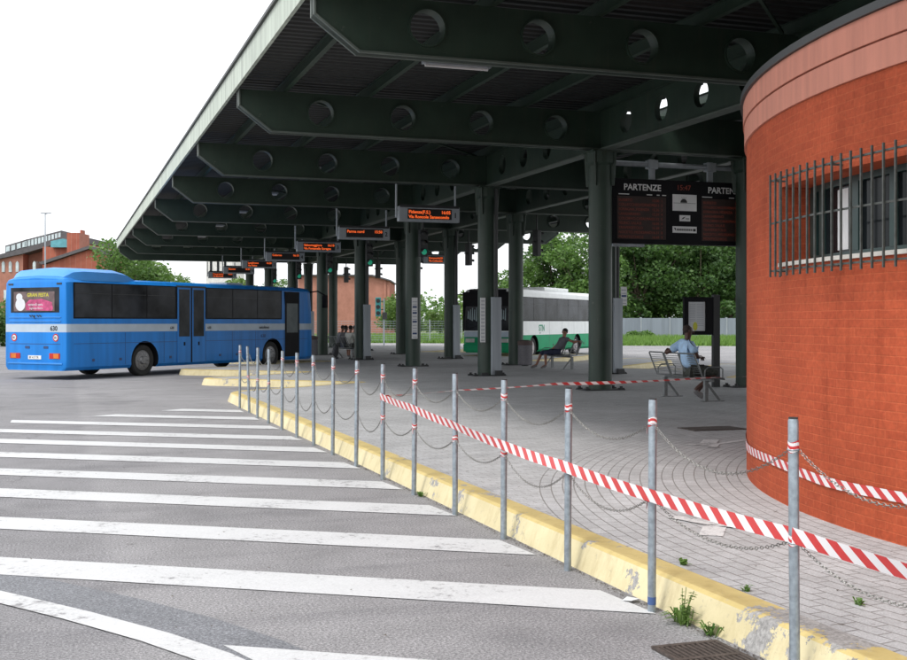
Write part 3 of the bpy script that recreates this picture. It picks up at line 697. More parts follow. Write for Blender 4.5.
# ------------------------------------------------------------------ posts, chains, tape
PXS = 3.275; posts = []
POST_G = 'steel chain posts along the kerb'
g = B(); g.tube([(0, 0, -.02), (0, 0, 1.235), (0, 0, 1.245)], [.0245, .0245, .021], 18); m_post = B(); m_post = g
ordn = ['first', 'second', 'third', 'fourth', 'fifth', 'sixth', 'seventh', 'eighth', 'ninth', 'tenth', 'eleventh', 'twelfth', 'thirteenth', 'fourteenth', 'fifteenth', 'sixteenth']
proto = None
for k in range(-1, 16):
    y = {-1: 3.42, 0: 4.62}.get(k, 4.80+1.2*k); y += random.uniform(-.03, .03) if k > 0 else 0
    if k >= 10: y += (k-9)*.0
    x = PXS + (0.0 if k < 14 else .04)
    if k == -1: lab = 'galvanised steel chain post just past the nearest one where the tape leaves'
    elif k == 0: lab = 'nearest galvanised steel post in front of the brick wall with tape crossing it'
    elif k == 1: lab = 'second galvanised steel post from the front with blue paint at its foot beside the weeds'
    elif k == 6: lab = 'galvanised steel post where both red and white tapes are tied, seventh from the front'
    elif k == 15: lab = 'farthest galvanised steel post at the rounded end of the yellow kerb'
    else: lab = '%s galvanised steel chain post from the front along the yellow kerb' % ordn[k]
    if proto is None:
        t_ = thing('chain_post', lab, 'post', (x, y, 0), 0, POST_G); proto = t_
        obj('pole', m_post, GALV, t_, smooth=True)
        q = B(); q.tube([(0, 0, 1.2452), (0, 0, 1.252)], .0225, 14); obj('cap', q, DARK, t_)
        for z in (1.10, .66):
            q = B(); q.torus((.0, 0, z), .028, .0035, (0, 0, 1), (1, 0, 0), 14, 5); obj('eyelet', q, GALV, t_, smooth=True)
        for z in (1.115, .675):
            q = B()
            n = 14; vs = []; uvs = []; fs = []
            for i in range(n+1):
                a = 2*pi*i/n
                for zz, v_ in ((-.025, 0), (.025, 1)): vs.append((.0262*cos(a), .0262*sin(a), z+zz+.006*sin(a*2)))
            for i in range(n): fs.append((i*2, i*2+2, i*2+3, i*2+1)); uvs.append([(i*.013, 0), (i*.013+.013, 0), (i*.013+.013, .3), (i*.013, .3)])
            q.add(vs, fs, uvs=uvs)
            q.add([(.0, -.027, z-.02), (.012, -.03, z-.075), (.022, -.03, z-.07), (.014, -.027, z-.015)], [(0, 1, 2, 3)], uvs=[[(0, 0), (.06, 0), (.06, .3), (0, .3)]])
            obj('tape_scrap', q, TAPE, t_)
    else: t_ = dup(proto, (x, y, 0), 0, lab)
    t_.rotation_euler = (random.uniform(-.012, .012), random.uniform(-.014, .014), random.uniform(0, 6.28))
    if k in (15,): t_.rotation_euler = (.01, -.012, 1)
    if k == 14: t_.rotation_euler = (0, -.03, 0)
    if k > 1 and k != 6 and random.random() < .6:
        sc_ = [c_ for c_ in t_.children if c_.name.startswith('tape_scrap')]; bpy.data.objects.remove(random.choice(sc_))
    posts.append(t_)
# blue paint at the foot of the second post
q = B(); q.tube([(0, 0, .045), (0, 0, .09)], .0252, 14, cap=False); obj('paint_mark', q, mat('blue_paint_mark', (.05, .10, .25), .6), posts[2], smooth=True)
# chains
def chain(p, q_, sag, name, lab, grp):
    p, q_ = Vector(p), Vector(q_); L = (q_-p).length; arc = L*(1+8/3*(sag/L)**2); nl = int(arc/.0235)
    if nl > 80: nl = 80
    g = B(); far = p.y > 13
    pt = lambda t: p.lerp(q_, t)-Vector((0, 0, 4*sag*t*(1-t)))
    for i in range(nl):
        t_ = (i+.5)/nl; c = pt(t_); d = (pt(min(1, t_+.01))-pt(max(0, t_-.01))).normalized()
        ax = d.cross(Vector((0, 0, 1))).normalized()
        if i % 2: ax = ax.cross(d).normalized()
        g.torus(c,   .0082, .0019, ax, d, 8 if not far else 6, 4, st=1.75)
    tag(obj(name, g, CHAIN, smooth=True, at=tuple(p)), lab, 'chain', grp)
for i in range(len(posts)-1):
    a, b_ = posts[i].location, posts[i+1].location
    nm = {0: 'nearest'}.get(i, None)
    who = 'post outside the frame and the nearest post' if i == 0 else '%s and %s posts from the front' % (ordn[i-1], ordn[i])
    chain((a.x, a.y+.03, 1.10), (b_.x, b_.y-.03, 1.10), random.uniform(.13, .23), 'upper_chain', 'upper drooping steel chain between the %s' % who, 'chains slung between the posts')
    chain((a.x, a.y+.03, .66), (b_.x, b_.y-.03, .66), random.uniform(.12, .24), 'lower_chain', 'lower drooping steel chain between the %s' % who, 'chains slung between the posts')
def ribbon(P, w_, lab, twist=None, updir=(0, 0, 1), normal=None):
    # P: list of control points; straight pieces between them
    pts = []; ds = 0; out_p = []
    for a, b_ in zip(P, P[1:]):
        a, b_ = Vector(a), Vector(b_); n = max(2, int((b_-a).length/.06)); sag = min(.02, (b_-a).length*.006)
        for i in range(n): t_ = i/n; out_p.append(a.lerp(b_, t_)-Vector((0, 0, 4*sag*t_*(1-t_))))
    out_p.append(Vector(P[-1])); g = B(); vs = []; uvs = []; fs = []; s_ = 0; S_ = []
    for i, p in enumerate(out_p):
        if i: s_ += (p-out_p[i-1]).length
        S_.append(s_)
        a = twist(s_) if twist else 0
        d = (out_p[min(i+1, len(out_p)-1)]-out_p[max(i-1, 0)]).normalized()
        u = (Vector((0, 0, 1))-d*d.z).normalized(); sd_ = d.cross(u)
        u = u*cos(a)+sd_*sin(a)
        vs += [p-u*w_/2, p+u*w_/2]
    for i in range(len(out_p)-1):
        fs.append((i*2, i*2+2, i*2+3, i*2+1)); uvs.append([(S_[i], 0), (S_[i+1], 0), (S_[i+1], w_*1.6), (S_[i], w_*1.6)])
    g.add(vs, fs, uvs=uvs); o = obj('barrier_tape', g, TAPE, at=tuple(P[0])); tag(o, lab, 'tape'); return o
tp = []
hts = {6: .90, 5: .86, 4: .80, 3: .745, 2: .715, 1: .69, 0: .70, -1: .69}
for k in range(6, -2, -1):
    l = posts[k+1].location; tp.append((l.x-.030, l.y, hts[k]))
tp.append((3.25, 1.6, .70))
ribbon(tp, .075, 'red and white striped tape running from post to post along the kerb', lambda s_: .18*sin(s_*.9)+.12*sin(s_*2.3+1))
l = posts[7].location; a_ = Vector((l.x+.03, l.y, .90)); e_ = Vector((10.5, 13.14, 1.06))
ribbon([a_, a_.lerp(e_, .12)+Vector((0, 0, .02)), a_.lerp(e_, .3)+Vector((0, 0, .03)), a_.lerp(e_, .6)+Vector((0, 0, .0)), e_], .036, 'thin twisted red and white tape stretched level across the platform to the brick building', lambda s_: .75+.55*sin(s_*1.7)+.3*sin(s_*4.1))
ribbon([pol(RR+.012+.004*sin(i*1.7), radians(140+i*2.5), .79-.010*i if False else .50+.012*sin(i*.9)) for i in range(23)], .075, 'red and white striped tape wrapped low around the orange brick wall')

# ------------------------------------------------------------------ displays, signals, departures board
M_face = RX
def display(k, xl, xr, lines, num, lab, grp='orange led platform displays hanging in a row from the beams'):
    y = Y0+BAY*k; xc = (xl+xr)/2; w_ = xr-xl
    t_ = thing('led_display', lab, 'display', (xc, y, 4.48), 0, grp)
    g = B(); g.box(-w_/2, w_/2, -.10, .10, 0, .42); c_ = obj('housing', g, GREYBOX, t_, bevel=.012)
    g = B(); g.box(-w_/2+.03, w_/2-.03, -.112, -.098, .385, .46); obj('rain_lip', g, DARK, t_)
    g = B(); g.box(-w_/2+.25, w_/2-.24, -.106, -.1005, .07, .355); f_ = obj('screen', g, LEDOFF, t_)
    text('led_text', lines[0], .125, LED, f_, Vector((-w_/2+.28, -.1085, .225)), RX, .001, bold=.003)
    text('led_text', lines[1], .125, LED, f_, Vector((w_/2-.27, -.1085, .225)), RX, .001, align='RIGHT', bold=.003)
    if lines[2]: text('led_text', lines[2], .118, LED, f_, Vector((-w_/2+.28, -.1085, .095)), RX, .001, bold=.003)
    text('bay_number', num, .2, LINE, t_, Vector((w_/2-.18, -.106, .13)), RX, .002, bold=.004)
    g = B()
    for x in (-w_/2+.02-.07, w_/2-.1): g.tube([(x, 0, .1), (x, 0, ZL-4.48-.032)], .03, 8)
    g.bar((-w_/2-.07, 0, .3), (-w_/2+.1, 0, .3), .04, .04)
    obj('hanger', g, GREYBOX, t_, smooth=True); return t_
DL = [(1, ('Fidenza(F.S.)', '16:05', 'Via Roncole Sansecondo')), (2, ('Parma nord', '15:50', '')), (3, ('Salsomaggiore', '16:10', 'Via Fontanelle Soragna')), (4, ('Colorno', '16:15', '')), (5, ('Langhirano', '16:20', 'Via Felino')), (6, ('Busseto', '16:30', '')), (7, ('Traversetolo', '16:35', 'Via Monticelli'))]
for k, tx in DL:
    od = {1: 'nearest and largest orange led display hanging from the beam, two lines of text', 2: 'second orange led display in the row, a single line of text', 3: 'third orange led display in the row from the front'}.get(k, '%s orange led display in the receding row above the blue bus' % ordn[k-1])
    display(k, 8.78, 10.55, tx, str(k), od)
display(4, 16.25, 17.5, ('Fornovo', '16:25', 'Via Collecchio'), '12', 'small dim led display hanging under the canopy left of the white bus')
def signal(x, y, z, rz, lit, lab):
    t_ = thing('traffic_signal', lab, 'traffic light', (x, y, z), rz, 'bay traffic signals beside the pillars')
    g = B(); g.box(-.14, .14, -.09, .09, 0, .92); obj('housing', g, BOARDLT if lit == 2 else DARK, t_, bevel=.02)
    for i, zc in enumerate((.16, .46, .76)):
        g = B(); g.tube([(0, -.085, zc), (0, -.10, zc)], .10, 14); obj('lens', g, LAMPG if (i == 0 and lit) else LENSOFF, t_, smooth=True)
        g = B(); n = 9; vs = []
        for j in range(n):
            a = pi*j/(n-1); vs += [(.115*cos(a), -.09, zc+.115*sin(a)), (.115*cos(a), -.26+.05*(1-sin(a)), zc-.01+.115*sin(a)), (.107*cos(a), -.09, zc+.107*sin(a)), (.107*cos(a), -.26+.05*(1-sin(a)), zc-.01+.107*sin(a))]
        fs = []
        for j in range(n-1): q = j*4; fs += [(q, q+4, q+5, q+1), (q+2, q+3, q+7, q+6), (q+1, q+5, q+7, q+3), (q, q+2, q+6, q+4)]
        g.add(vs, fs); obj('visor', g, DARK, t_)
    g = B(); g.tube([(0, .0, .92), (0, 0, max(1.0, ZL-z-.03))], .03, 8); g.bar((0, .0, .5), (0, .22, .5), .05, .05); obj('bracket', g, DARK, t_)
    return t_
for k in range(2, 7):
    signal(11.62, Y0+BAY*k-.45, 3.92, .12, 1, '%s green-lit traffic signal counting from the front, beside the left row of pillars' % ordn[k-2])
for k in range(2, 7):
    signal(16.0, Y0+BAY*k, 4.05, 1.9, 0, '%s dark traffic signal seen from the side, hanging beyond the right row of pillars' % ordn[k-2])

bx0, bx1, by = 11.80, 15.75, 23.72; bz0, bz1 = 3.50, 4.98
bd = thing('departures_board', 'wide black departures board headed PARTENZE hanging between pillars', 'departures board', ((bx0+bx1)/2, by, bz0))
g = B(); g.box(bx0, bx1, by-.14, by+.14, bz0, bz1); obj('housing', g, BLACK, bd, world=True, bevel=.01)
X_ = lambda u: (bx0 + (u-622)*(bx1-bx0)/(784-622.))
g = B(); g.box(X_(628.5), X_(680), by-.148, by-.1405, 3.60, 4.58); s1 = obj('screen', g, LEDBACK, bd, world=True)
g = B(); g.box(X_(718.5), X_(774), by-.148, by-.1405, 3.60, 4.58); s2 = obj('screen', g, LEDBACK, bd, world=True)
dest = ['BUSSETO', 'COLLECCHIO FORNOVO', 'SORAGNA  FIDENZA', 'LANGHIRANO', 'COLORNO CASALMAG.', 'FELINO  SALA B.', 'TRAVERSETOLO', 'NOCETO  MEDESANO', 'MONTECCHIO E.']
for s_, x0 in ((s1, X_(630)), (s2, X_(720))):
    L0 = wloc(s_)
    for i, d in enumerate(dest):
        text('led_row', d.replace(' ', '.'), .085, LEDDIM, s_, Vector((x0, by-.151, 4.46-i*.105))-L0, RX, .001)
        text('led_row', '%02d.%02d  %d' % (15+i//5, (i*13) % 60, i+1), .085, LEDDIM, s_, Vector((x0+.85, by-.151, 4.46-i*.105))-L0, RX, .001)
L0 = wloc(bd)
for x in (X_(655), X_(745)): text('heading', 'PARTENZE', .20, WHITE, bd, Vector((x, by-.146, 4.72))-L0, RX, .002, align='CENTER', bold=.004)
g = B()
for x0 in (X_(630), X_(719)):
    for a, b_ in ((0, .27), (.72, .86), (.98, 1.05), (1.12, 1.22)): g.box(x0+a, x0+b_, by-.146, by-.142, 4.612, 4.632)
obj('column_headings', g, WHITE, bd, world=True)
text('clock', '15:47', .17, LEDDIM, bd, Vector((X_(699), by-.146, 4.76))-L0, RX, .001, align='CENTER')
def sign(u0, u1, z0, z1): g = B(); g.box(X_(u0), X_(u1), by-.147, by-.1405, z0, z1); return obj('logo_panel', g, WHITE, bd, world=True)
p1 = sign(687, 713, 4.28, 4.66); p2 = sign(694.5, 706, 4.04, 4.18); p3 = sign(687, 713, 3.77, 3.92)
xc = X_(699)
g = B(); g.add([(xc+.09*cos(pi*i/12), by-.149, 4.47+.09*sin(pi*i/12)) for i in range(13)], [tuple(range(13))]); g.box(X_(688), X_(712), by-.150, by-.1485, 4.455, 4.463)
for a in (-.4, 0, .4): g.bar((xc+.1*sin(a), by-.149, 4.47+.1*cos(a)), (xc+.145*sin(a), by-.149, 4.47+.145*cos(a)), .006, .002, up=(0, 1, 0))
obj('dome_emblem', g, LINE, p1, world=True)
g = B(); g.add([(X_(696.3), by-.149, 4.08), (X_(699), by-.149, 4.10), (X_(701), by-.149, 4.15), (X_(698), by-.149, 4.125)], [(0, 1, 2, 3)]); obj('swoosh', g, LINE, p2, world=True)
text('lettering', 'tep', .07, LINE, p2, Vector((X_(701), by-.149, 4.085))-wloc(p2), RX, .001)
g = B(); g.add([(X_(688.2), by-.149, 3.88), (X_(690.5), by-.149, 3.88), (X_(690.5), by-.149, 3.81)], [(0, 1, 2)]); g.box(X_(709), X_(712), by-.149, by-.1475, 3.81, 3.87)
for i in range(9): g.box(X_(691.5+i*1.9), X_(692.9+i*1.9), by-.149, by-.1475, 3.82, 3.865)
obj('pictogram', g, LINE, p3, world=True)
g = B(); g.tube([(XA+.33, by, ZL-.20), (XB+.6, by, ZL-.20)], .06, 12)
for x in (X_(668), X_(731)):
    g.box(x-.07, x+.07, by-.03, by+.03, bz1-.01, ZL-.08); g.box(x-.12, x+.12, by-.09, by+.09, ZL-.30, ZL-.10)
obj('hanger', g, GREYBOX, bd, world=True, smooth=True)
g = B(); g.box(bx0+.1, bx0+.9, by-.06, by+.06, bz0-.07, bz0-.005); obj('lamp_strip', g, GREYBOX, bd, world=True)

# information case on a post, right of the seated man
ib = thing('information_case', 'black framed timetable case on a dark post behind the man in the blue shirt', 'notice board', (14.42, 23.5, PZ), -YAW*.4)
g = B(); g.box(-.02, .14, -.06, .06, 0, 2.16); obj('post', g, DARK, ib)
g = B(); 
for a in ((-.74, -.025, -.05, .05, 2.0, 2.10), (-.74, -.025, -.05, .05, 1.22, 1.30), (-.74, -.64, -.05, .05, 1.3, 2.0), (-.20, -.022, -.05, .05, 1.3, 2.0)): g.box(*a)
g.box(-.64, -.20, .02, .05, 1.3, 2.0); obj('frame', g, BLACK, ib)
g = B(); g.box(-.63, -.21, -.012, .018, 1.31, 1.99); ps = obj('poster', g, PAPER, ib)
g = B()
for i in range(12): g.box(-.60, -.45, -.016, -.013, 1.93-i*.035, 1.938-i*.035); g.box(-.42, -.25, -.016, -.013, 1.93-i*.045, 1.938-i*.045)
obj('print', g, mat('grey_print', (.3, .33, .38), .7), ps)
g = B(); g.ell((-.46, -.02, 1.42), (.055, .004, .10), 10, 8); obj('leaflet', g, YELP, ib)

# ------------------------------------------------------------------ benches and bins
def bench(loc, rz, lab, nsec=3):
    t_ = thing('bench', lab, 'bench', loc, rz, 'grey steel wire benches on the platform')
    L = .60*nsec; y0 = -L/2
    for i in range(nsec):
        ya_, yb_ = y0+i*.60+.02, y0+(i+1)*.60-.02
        g = B(); P = [(.0, ya_, .46), (-.03, ya_, .52), (-.19, ya_, .90), (-.19, ya_+.02, .915), (-.19, yb_-.02, .915), (-.19, yb_, .90), (-.03, yb_, .52), (0, yb_, .46)]
        g.tube(P, .016, 6)
        for j in range(9):
            t2 = j/9.; x = -.04-.15*t2; z = .54+.36*t2; g.tube([(x, ya_, z), (x, yb_, z)], .005, 4)
        obj('backrest', g, BENCHM, t_, smooth=True)
        g = B(); g.tube([(0, ya_, .46), (.46, ya_, .44), (.49, ya_+.03, .42), (.49, yb_-.03, .42), (.46, yb_, .44), (0, yb_, .46), (0, ya_, .46)], .014, 6)
        for j in range(11): x = .03+j*.043; g.tube([(x, ya_, .452), (x, yb_, .452)], .005, 4)
        obj('seat', g, BENCHM, t_, smooth=True)
    for i in range(nsec+1):
        y = y0+i*.60
        g = B(); g.tube([(.02, y, .47), (.03, y, .60), (.10, y, .66), (.36, y, .66), (.42, y, .62), (.42, y, .45)], .013, 6)
        if i in (0, nsec): obj('armrest', g, BENCHM, t_, smooth=True)
    g = B(); g.bar((.2, y0, .405), (.2, -y0, .405), .06, .05); obj('rail', g, BENCHM, t_)
    for y in (y0+.12, -y0-.12):
        g = B(); g.bar((.12, y, 0), (.12, y, .40), .07, .07); g.bar((.42, y, .02), (.14, y, .36), .035, .035, up=(0, 1, 0)); g.box(.03, .5, y-.05, y+.05, 0, .015); obj('leg', g, BENCHM, t_)
    return t_
bench((11.52, 20.02, PZ), 0, 'grey wire bench in the open with the man in the blue shirt')
bench((15.55, 34.35, PZ), pi, 'grey wire bench in front of the white and green bus')
bench((10.98, 46.75, PZ), .2, 'distant grey bench by the pillar with the seated group')
def bin_(loc, lab):
    t_ = thing('litter_bin', lab, 'litter bin', loc, 0, 'round mesh litter bins')
    g = B(); g.tube([(0, 0, .05), (0, 0, .72)], .24, 20, cap=False); g.tube([(0, 0, .05), (0, 0, .06)], .23, 20)
    for i in range(20):
        a = 2*pi*i/20; g.bar((.245*cos(a), .245*sin(a), .05), (.245*cos(a), .245*sin(a), .72), .012, .006, up=(cos(a), sin(a), 0))
    obj('basket', g, MESH, t_, smooth=True)
    g = B(); g.tube([(0, 0, .722), (0, 0, .86)], .265, 20); g.tube([(0, 0, .861), (0, 0, .90)], [.265, .12], 20); obj('lid', g, BROWNW, t_, smooth=True)
    g = B(); g.tube([(0, 0, 0), (0, 0, .05)], .12, 12); obj('foot', g, DARK, t_); return t_
bin_((15.18, 36.9, PZ), 'grey mesh litter bin with maroon lid beside the pillar in front of the white bus')
bin_((10.72, 51.3, PZ), 'grey mesh litter bin beside the pillar by the front of the blue bus')

# ------------------------------------------------------------------ people
def skin(name, V, E, R, m_, parent, sub=2):
    me = bpy.data.meshes.new(name); me.from_pydata([tuple(v) for v in V], E, []); o = bpy.data.objects.new(name, me); C.objects.link(o)
    md = o.modifiers.new('skin', 'SKIN'); md.use_smooth_shade = True
    if not me.skin_vertices: me.skin_vertices.new()
    sv = me.skin_vertices[0].data
    for i, r in enumerate(R):
        sv[i].radius = r if isinstance(r, tuple) else (r, r); sv[i].use_root = (i == 0)
    sb = o.modifiers.new('sub', 'SUBSURF'); sb.levels = sub; sb.render_levels = sub
    m2 = evaluate(o); C.objects.unlink(o); bpy.data.objects.remove(o); m2.materials.clear()
    m2.polygons.foreach_set('use_smooth', [True]*len(m2.polygons))
    return link(name, m2, m_, parent)
def person(loc, rz, lab, J, skinm, shirtm, bottomm, shoem=SHOE, hairm=HAIR, sleeve=1.0, look=0, scale=1.0, bald=False, bulk=1.0):
    t_ = thing('person', lab, 'person', loc, rz); t_.scale = (scale,)*3
    v = {k: Vector(p) for k, p in J.items()}
    V, E, R, ix = [], [], [], {}
    def ad(k, r): ix[k] = len(V); V.append(v[k]); R.append(r)
    v['waist'] = v['pelvis'].lerp(v['chest'], .5); v['neck'] = v['chest']+(v['head']-v['chest'])*.52
    for k, r in (('pelvis', (.11, .09)), ('waist', (.10, .08)), ('chest', (.11, .085)), ('neck', .056)): ad(k, r)
    E += [(0, 1), (1, 2), (2, 3)]
    up = (v['head']-v['neck']).normalized()
    v['skull'] = v['head']; v['jaw'] = v['head']-up*.07; v['crown'] = v['head']+up*.09
    for k, r in (('jaw', .068), ('skull', (.082, .092)), ('crown', .06)): ad(k, r)
    E += [(3, 4), (4, 5), (5, 6)]
    for s_ in 'LR':
        for k, r in (('sh', .045), ('el', .042), ('wr', .028), ('pm', (.036, .018))): ad(k+s_, r)
        E += [(2, ix['sh'+s_]), (ix['sh'+s_], ix['el'+s_]), (ix['el'+s_], ix['wr'+s_]), (ix['wr'+s_], ix['pm'+s_])]
        for k, r in (('hip', .09), ('kn', .058), ('an', .038), ('to', .034)): ad(k+s_, r)
        E += [(0, ix['hip'+s_]), (ix['hip'+s_], ix['kn'+s_]), (ix['kn'+s_], ix['an'+s_]), (ix['an'+s_], ix['to'+s_])]
    body = skin('body', V, E, R, skinm, t_)
    # fingers, nose and ears joined into the body mesh
    g = B(); f = Vector((cos(look), sin(look), 0)); sdv = up.cross(f).normalized(); f = sdv.cross(up).normalized(); H = v['head']
    g.ell(H+f*.098-up*.02, (.014, .014, .026), 8, 6)
    for s2 in (-1, 1): g.ell(H+sdv*s2*.086-up*.012, (.012, .02, .03), 8, 6)
    for s_ in 'LR':
        d = (v['pm'+s_]-v['wr'+s_]).normalized(); side = d.cross(Vector((0, 0, 1)))
        side = side.normalized() if side.length > .1 else Vector((0, 1, 0)); nrm = side.cross(d)
        for i, (o_, ln) in enumerate(((-.027, .062), (-.009, .074), (.009, .07), (.027, .055))):
            p = v['pm'+s_]+side*o_; g.tube([p, p+d*ln*.5-nrm*.006, p+d*ln*.85-nrm*.03, p+d*ln*.95-nrm*.045], [.010, .009, .008, .005], 6)
        p = v['wr'+s_].lerp(v['pm'+s_], .3)+side*.025; g.tube([p, p+side*.03+d*.03, p+side*.034+d*.06-nrm*.015], [.012, .010, .006], 6)
    n0 = len(body.data.vertices); bm = bmesh.new(); bm.from_mesh(body.data)
    vv = [bm.verts.new(p) for p in g.v]
    for fc in g.f:
        fa = bm.faces.new([vv[i] for i in fc]); fa.smooth = True
    bm.to_mesh(body.data); bm.free()
    g = B()
    for s2 in (-1, 1): g.ell(H+f*.083+sdv*s2*.032+up*.008, (.011, .011, .008), 8, 6)
    obj('eye', g, EYE, t_, smooth=True)
    if not bald:
        g = B(); n = 14
        for i in range(7):
            for j in range(n):
                pass
        M = Matrix((f, sdv, up)).transposed()
        g.ell(H+up*.045-f*.022, (.096, .094, .088), 16, 10, M=M); obj('hair', g, hairm, t_, smooth=True)
    else:
        M = Matrix((f, sdv, up)).transposed(); g = B(); g.ell(H+up*.02-f*.03, (.082, .0925, .085), 16, 10, M=M); obj('hair', g, hairm, t_, smooth=True)
    # shirt
    V2 = [v['pelvis']+Vector((0, 0, .02)), v['waist'], v['chest'], v['chest'].lerp(v['neck'], .45)]; R2 = [(.175, .14), (.165, .135), (.18, .14), .085]; E2 = [(0, 1), (1, 2), (2, 3)]
    for s_ in 'LR':
        i = len(V2); V2 += [v['sh'+s_], v['sh'+s_].lerp(v['el'+s_], max(.12, sleeve*.5)), v['sh'+s_].lerp(v['el'+s_], max(.2, sleeve))]; R2 += [.088, .076, .072]; E2 += [(2, i), (i, i+1), (i+1, i+2)]
        if sleeve > .9:
            pass
    R2 = [tuple(x*bulk for x in q_) if isinstance(q_, tuple) else q_*(1+(bulk-1)*.7) for q_ in R2]; skin('shirt', V2, E2, R2, shirtm, t_)
    V3 = [v['pelvis']]; R3 = [(.155, .118)]; E3 = []
    for s_ in 'LR':
        i = len(V3); V3 += [v['hip'+s_], v['hip'+s_].lerp(v['kn'+s_], .5), v['kn'+s_]+(v['kn'+s_]-v['hip'+s_]).normalized()*.0, v['kn'+s_].lerp(v['an'+s_], .22)]; R3 += [.105, .095, .080, .072]; E3 += [(0, i), (i, i+1), (i+1, i+2), (i+2, i+3)]
    skin('shorts', V3, E3, R3, bottomm, t_)
    for s_ in 'LR':
        d = (v['to'+s_]-v['an'+s_]); dn = Vector((d.x, d.y, d.z)).normalized()
        V4 = [v['an'+s_]+Vector((0, 0, -.02))-dn*.03, v['an'+s_].lerp(v['to'+s_], .55)-Vector((0, 0, .015)), v['to'+s_]+dn*.04]
        skin('shoe', V4, [(0, 1), (1, 2)], [(.05, .048), (.05, .042), (.042, .03)], shoem, t_, 1)
    return t_
# man in the blue shirt, facing +x, legs drawn back under the bench front, left arm over the backrest
J1 = dict(pelvis=(.13, 0, .57), chest=(.02, -.01, .98), head=(.06, .0, 1.275), shL=(.02, .19, 1.04), shR=(.02, -.19, 1.04), elL=(-.24, .34, .86), wrL=(-.12, .54, .93), pmL=(-.07, .60, .92),
          elR=(.12, -.26, .80), wrR=(.27, -.08, .80), pmR=(.32, -.01, .78), hipL=(.16, .10, .55), hipR=(.16, -.10, .55), knL=(.60, .14, .56), knR=(.58, -.12, .52), anL=(.28, .10, .15), toL=(.42, .10, .06), anR=(.15, -.08, .20), toR=(.27, -.10, .07))
person((11.42, 19.62, PZ), -.12, 'seated man in light blue shirt and dark shorts, arm over the bench back', J1, SKIN_D, SHIRT_B, SHORTS_K, scale=1.06, sleeve=.75, look=-.25, bald=True, bulk=1.2, hairm=mat('cropped_hair', (.03, .018, .015), .8))
# sprawling man on the second bench: built facing +x then turned round
J2 = dict(pelvis=(.26, 0, .54), chest=(-.02, .03, .88), head=(-.07, .02, 1.19), shL=(-.04, .22, .97), shR=(-.04, -.18, .97), elL=(-.20, .46, .86), wrL=(-.24, .68, .90), pmL=(-.25, .76, .89),
          elR=(.06, -.38, .74), wrR=(.22, -.50, .58), pmR=(.28, -.52, .52), hipL=(.28, .10, .53), hipR=(.28, -.10, .53), knL=(.68, .16, .53), knR=(.66, -.20, .52), anL=(.66, .14, .12), toL=(.82, .16, .05), anR=(.84, -.22, .12), toR=(1.0, -.24, .05))
person((15.50, 34.45, PZ), pi, 'man in grey shirt and navy shorts sprawled on the bench before the white bus', J2, SKIN_T, SHIRT_G, SHORTS_B, sleeve=.35, look=.9)
def sitJ(lean=.0, dy=0):
    return dict(pelvis=(.16, 0, .56), chest=(.10+lean, 0, .95), head=(.14+lean*1.3, dy, 1.25), shL=(.10+lean, .19, 1.03), shR=(.10+lean, -.19, 1.03), elL=(.22+lean, .25, .80), wrL=(.42+lean, .15, .74), pmL=(.49+lean, .13, .73),
                elR=(.22+lean, -.25, .80), wrR=(.42+lean, -.15, .74), pmR=(.49+lean, -.13, .73), hipL=(.18, .10, .54), hipR=(.18, -.10, .54), knL=(.60, .13, .55), knR=(.60, -.13, .55), anL=(.60, .13, .12), toL=(.75, .13, .05), anR=(.58, -.13, .12), toR=(.73, -.13, .05))
person((11.10, 46.12, PZ), .45, 'person in an off-white shirt, nearest of the group on the distant bench', sitJ(.03), SKIN_T, SHIRT_W, SHORTS_K, sleeve=.9)
person((10.98, 46.72, PZ), .25, 'person in a charcoal top, second in the group on the distant bench', sitJ(.08, .03), SKIN_D, SHIRT_K, SHORTS_B, sleeve=.9)
person((10.86, 47.32, PZ), .1, 'person in grey top leaning forward, third on the distant bench', sitJ(.16), SKIN_T, SHIRT_G, SHORTS_K, sleeve=.9)
person((11.85, 48.3, PZ), .9, 'person in dark clothes on a stool beyond the distant bench', sitJ(.1), SKIN_D, SHIRT_K, SHORTS_K, sleeve=.9)
bg_ = thing('rucksack', 'dark grey rucksack standing behind the group on the distant bench', 'rucksack', (10.66, 46.35, PZ), .3); bg_.scale = (.8,)*3
g = B(); g.ell((0, 0, .42), (.15, .20, .34), 14, 10); obj('bag', g, BAGM, bg_, smooth=True)
g = B(); g.ell((-.13, 0, .33), (.06, .14, .16), 10, 8); obj('pocket', g, BAGM, bg_, smooth=True)
g = B(); g.box(-.10, .10, -.12, .12, 0, .10); obj('base', g, BAGM, bg_)
g = B(); g.bar((.1, 0, 0), (.1, 0, .44), .06, .06); g.box(-.15, .45, -.2, .2, .44, .47)
for x in (.0, .4): g.bar((x, -.15, 0), (x, -.15, .44), .03, .03)
s_ = thing('stool', 'small grey stool beyond the distant bench with a person on it', 'stool', (11.85, 48.3, PZ), .9); obj('frame', g, BENCHM, s_)

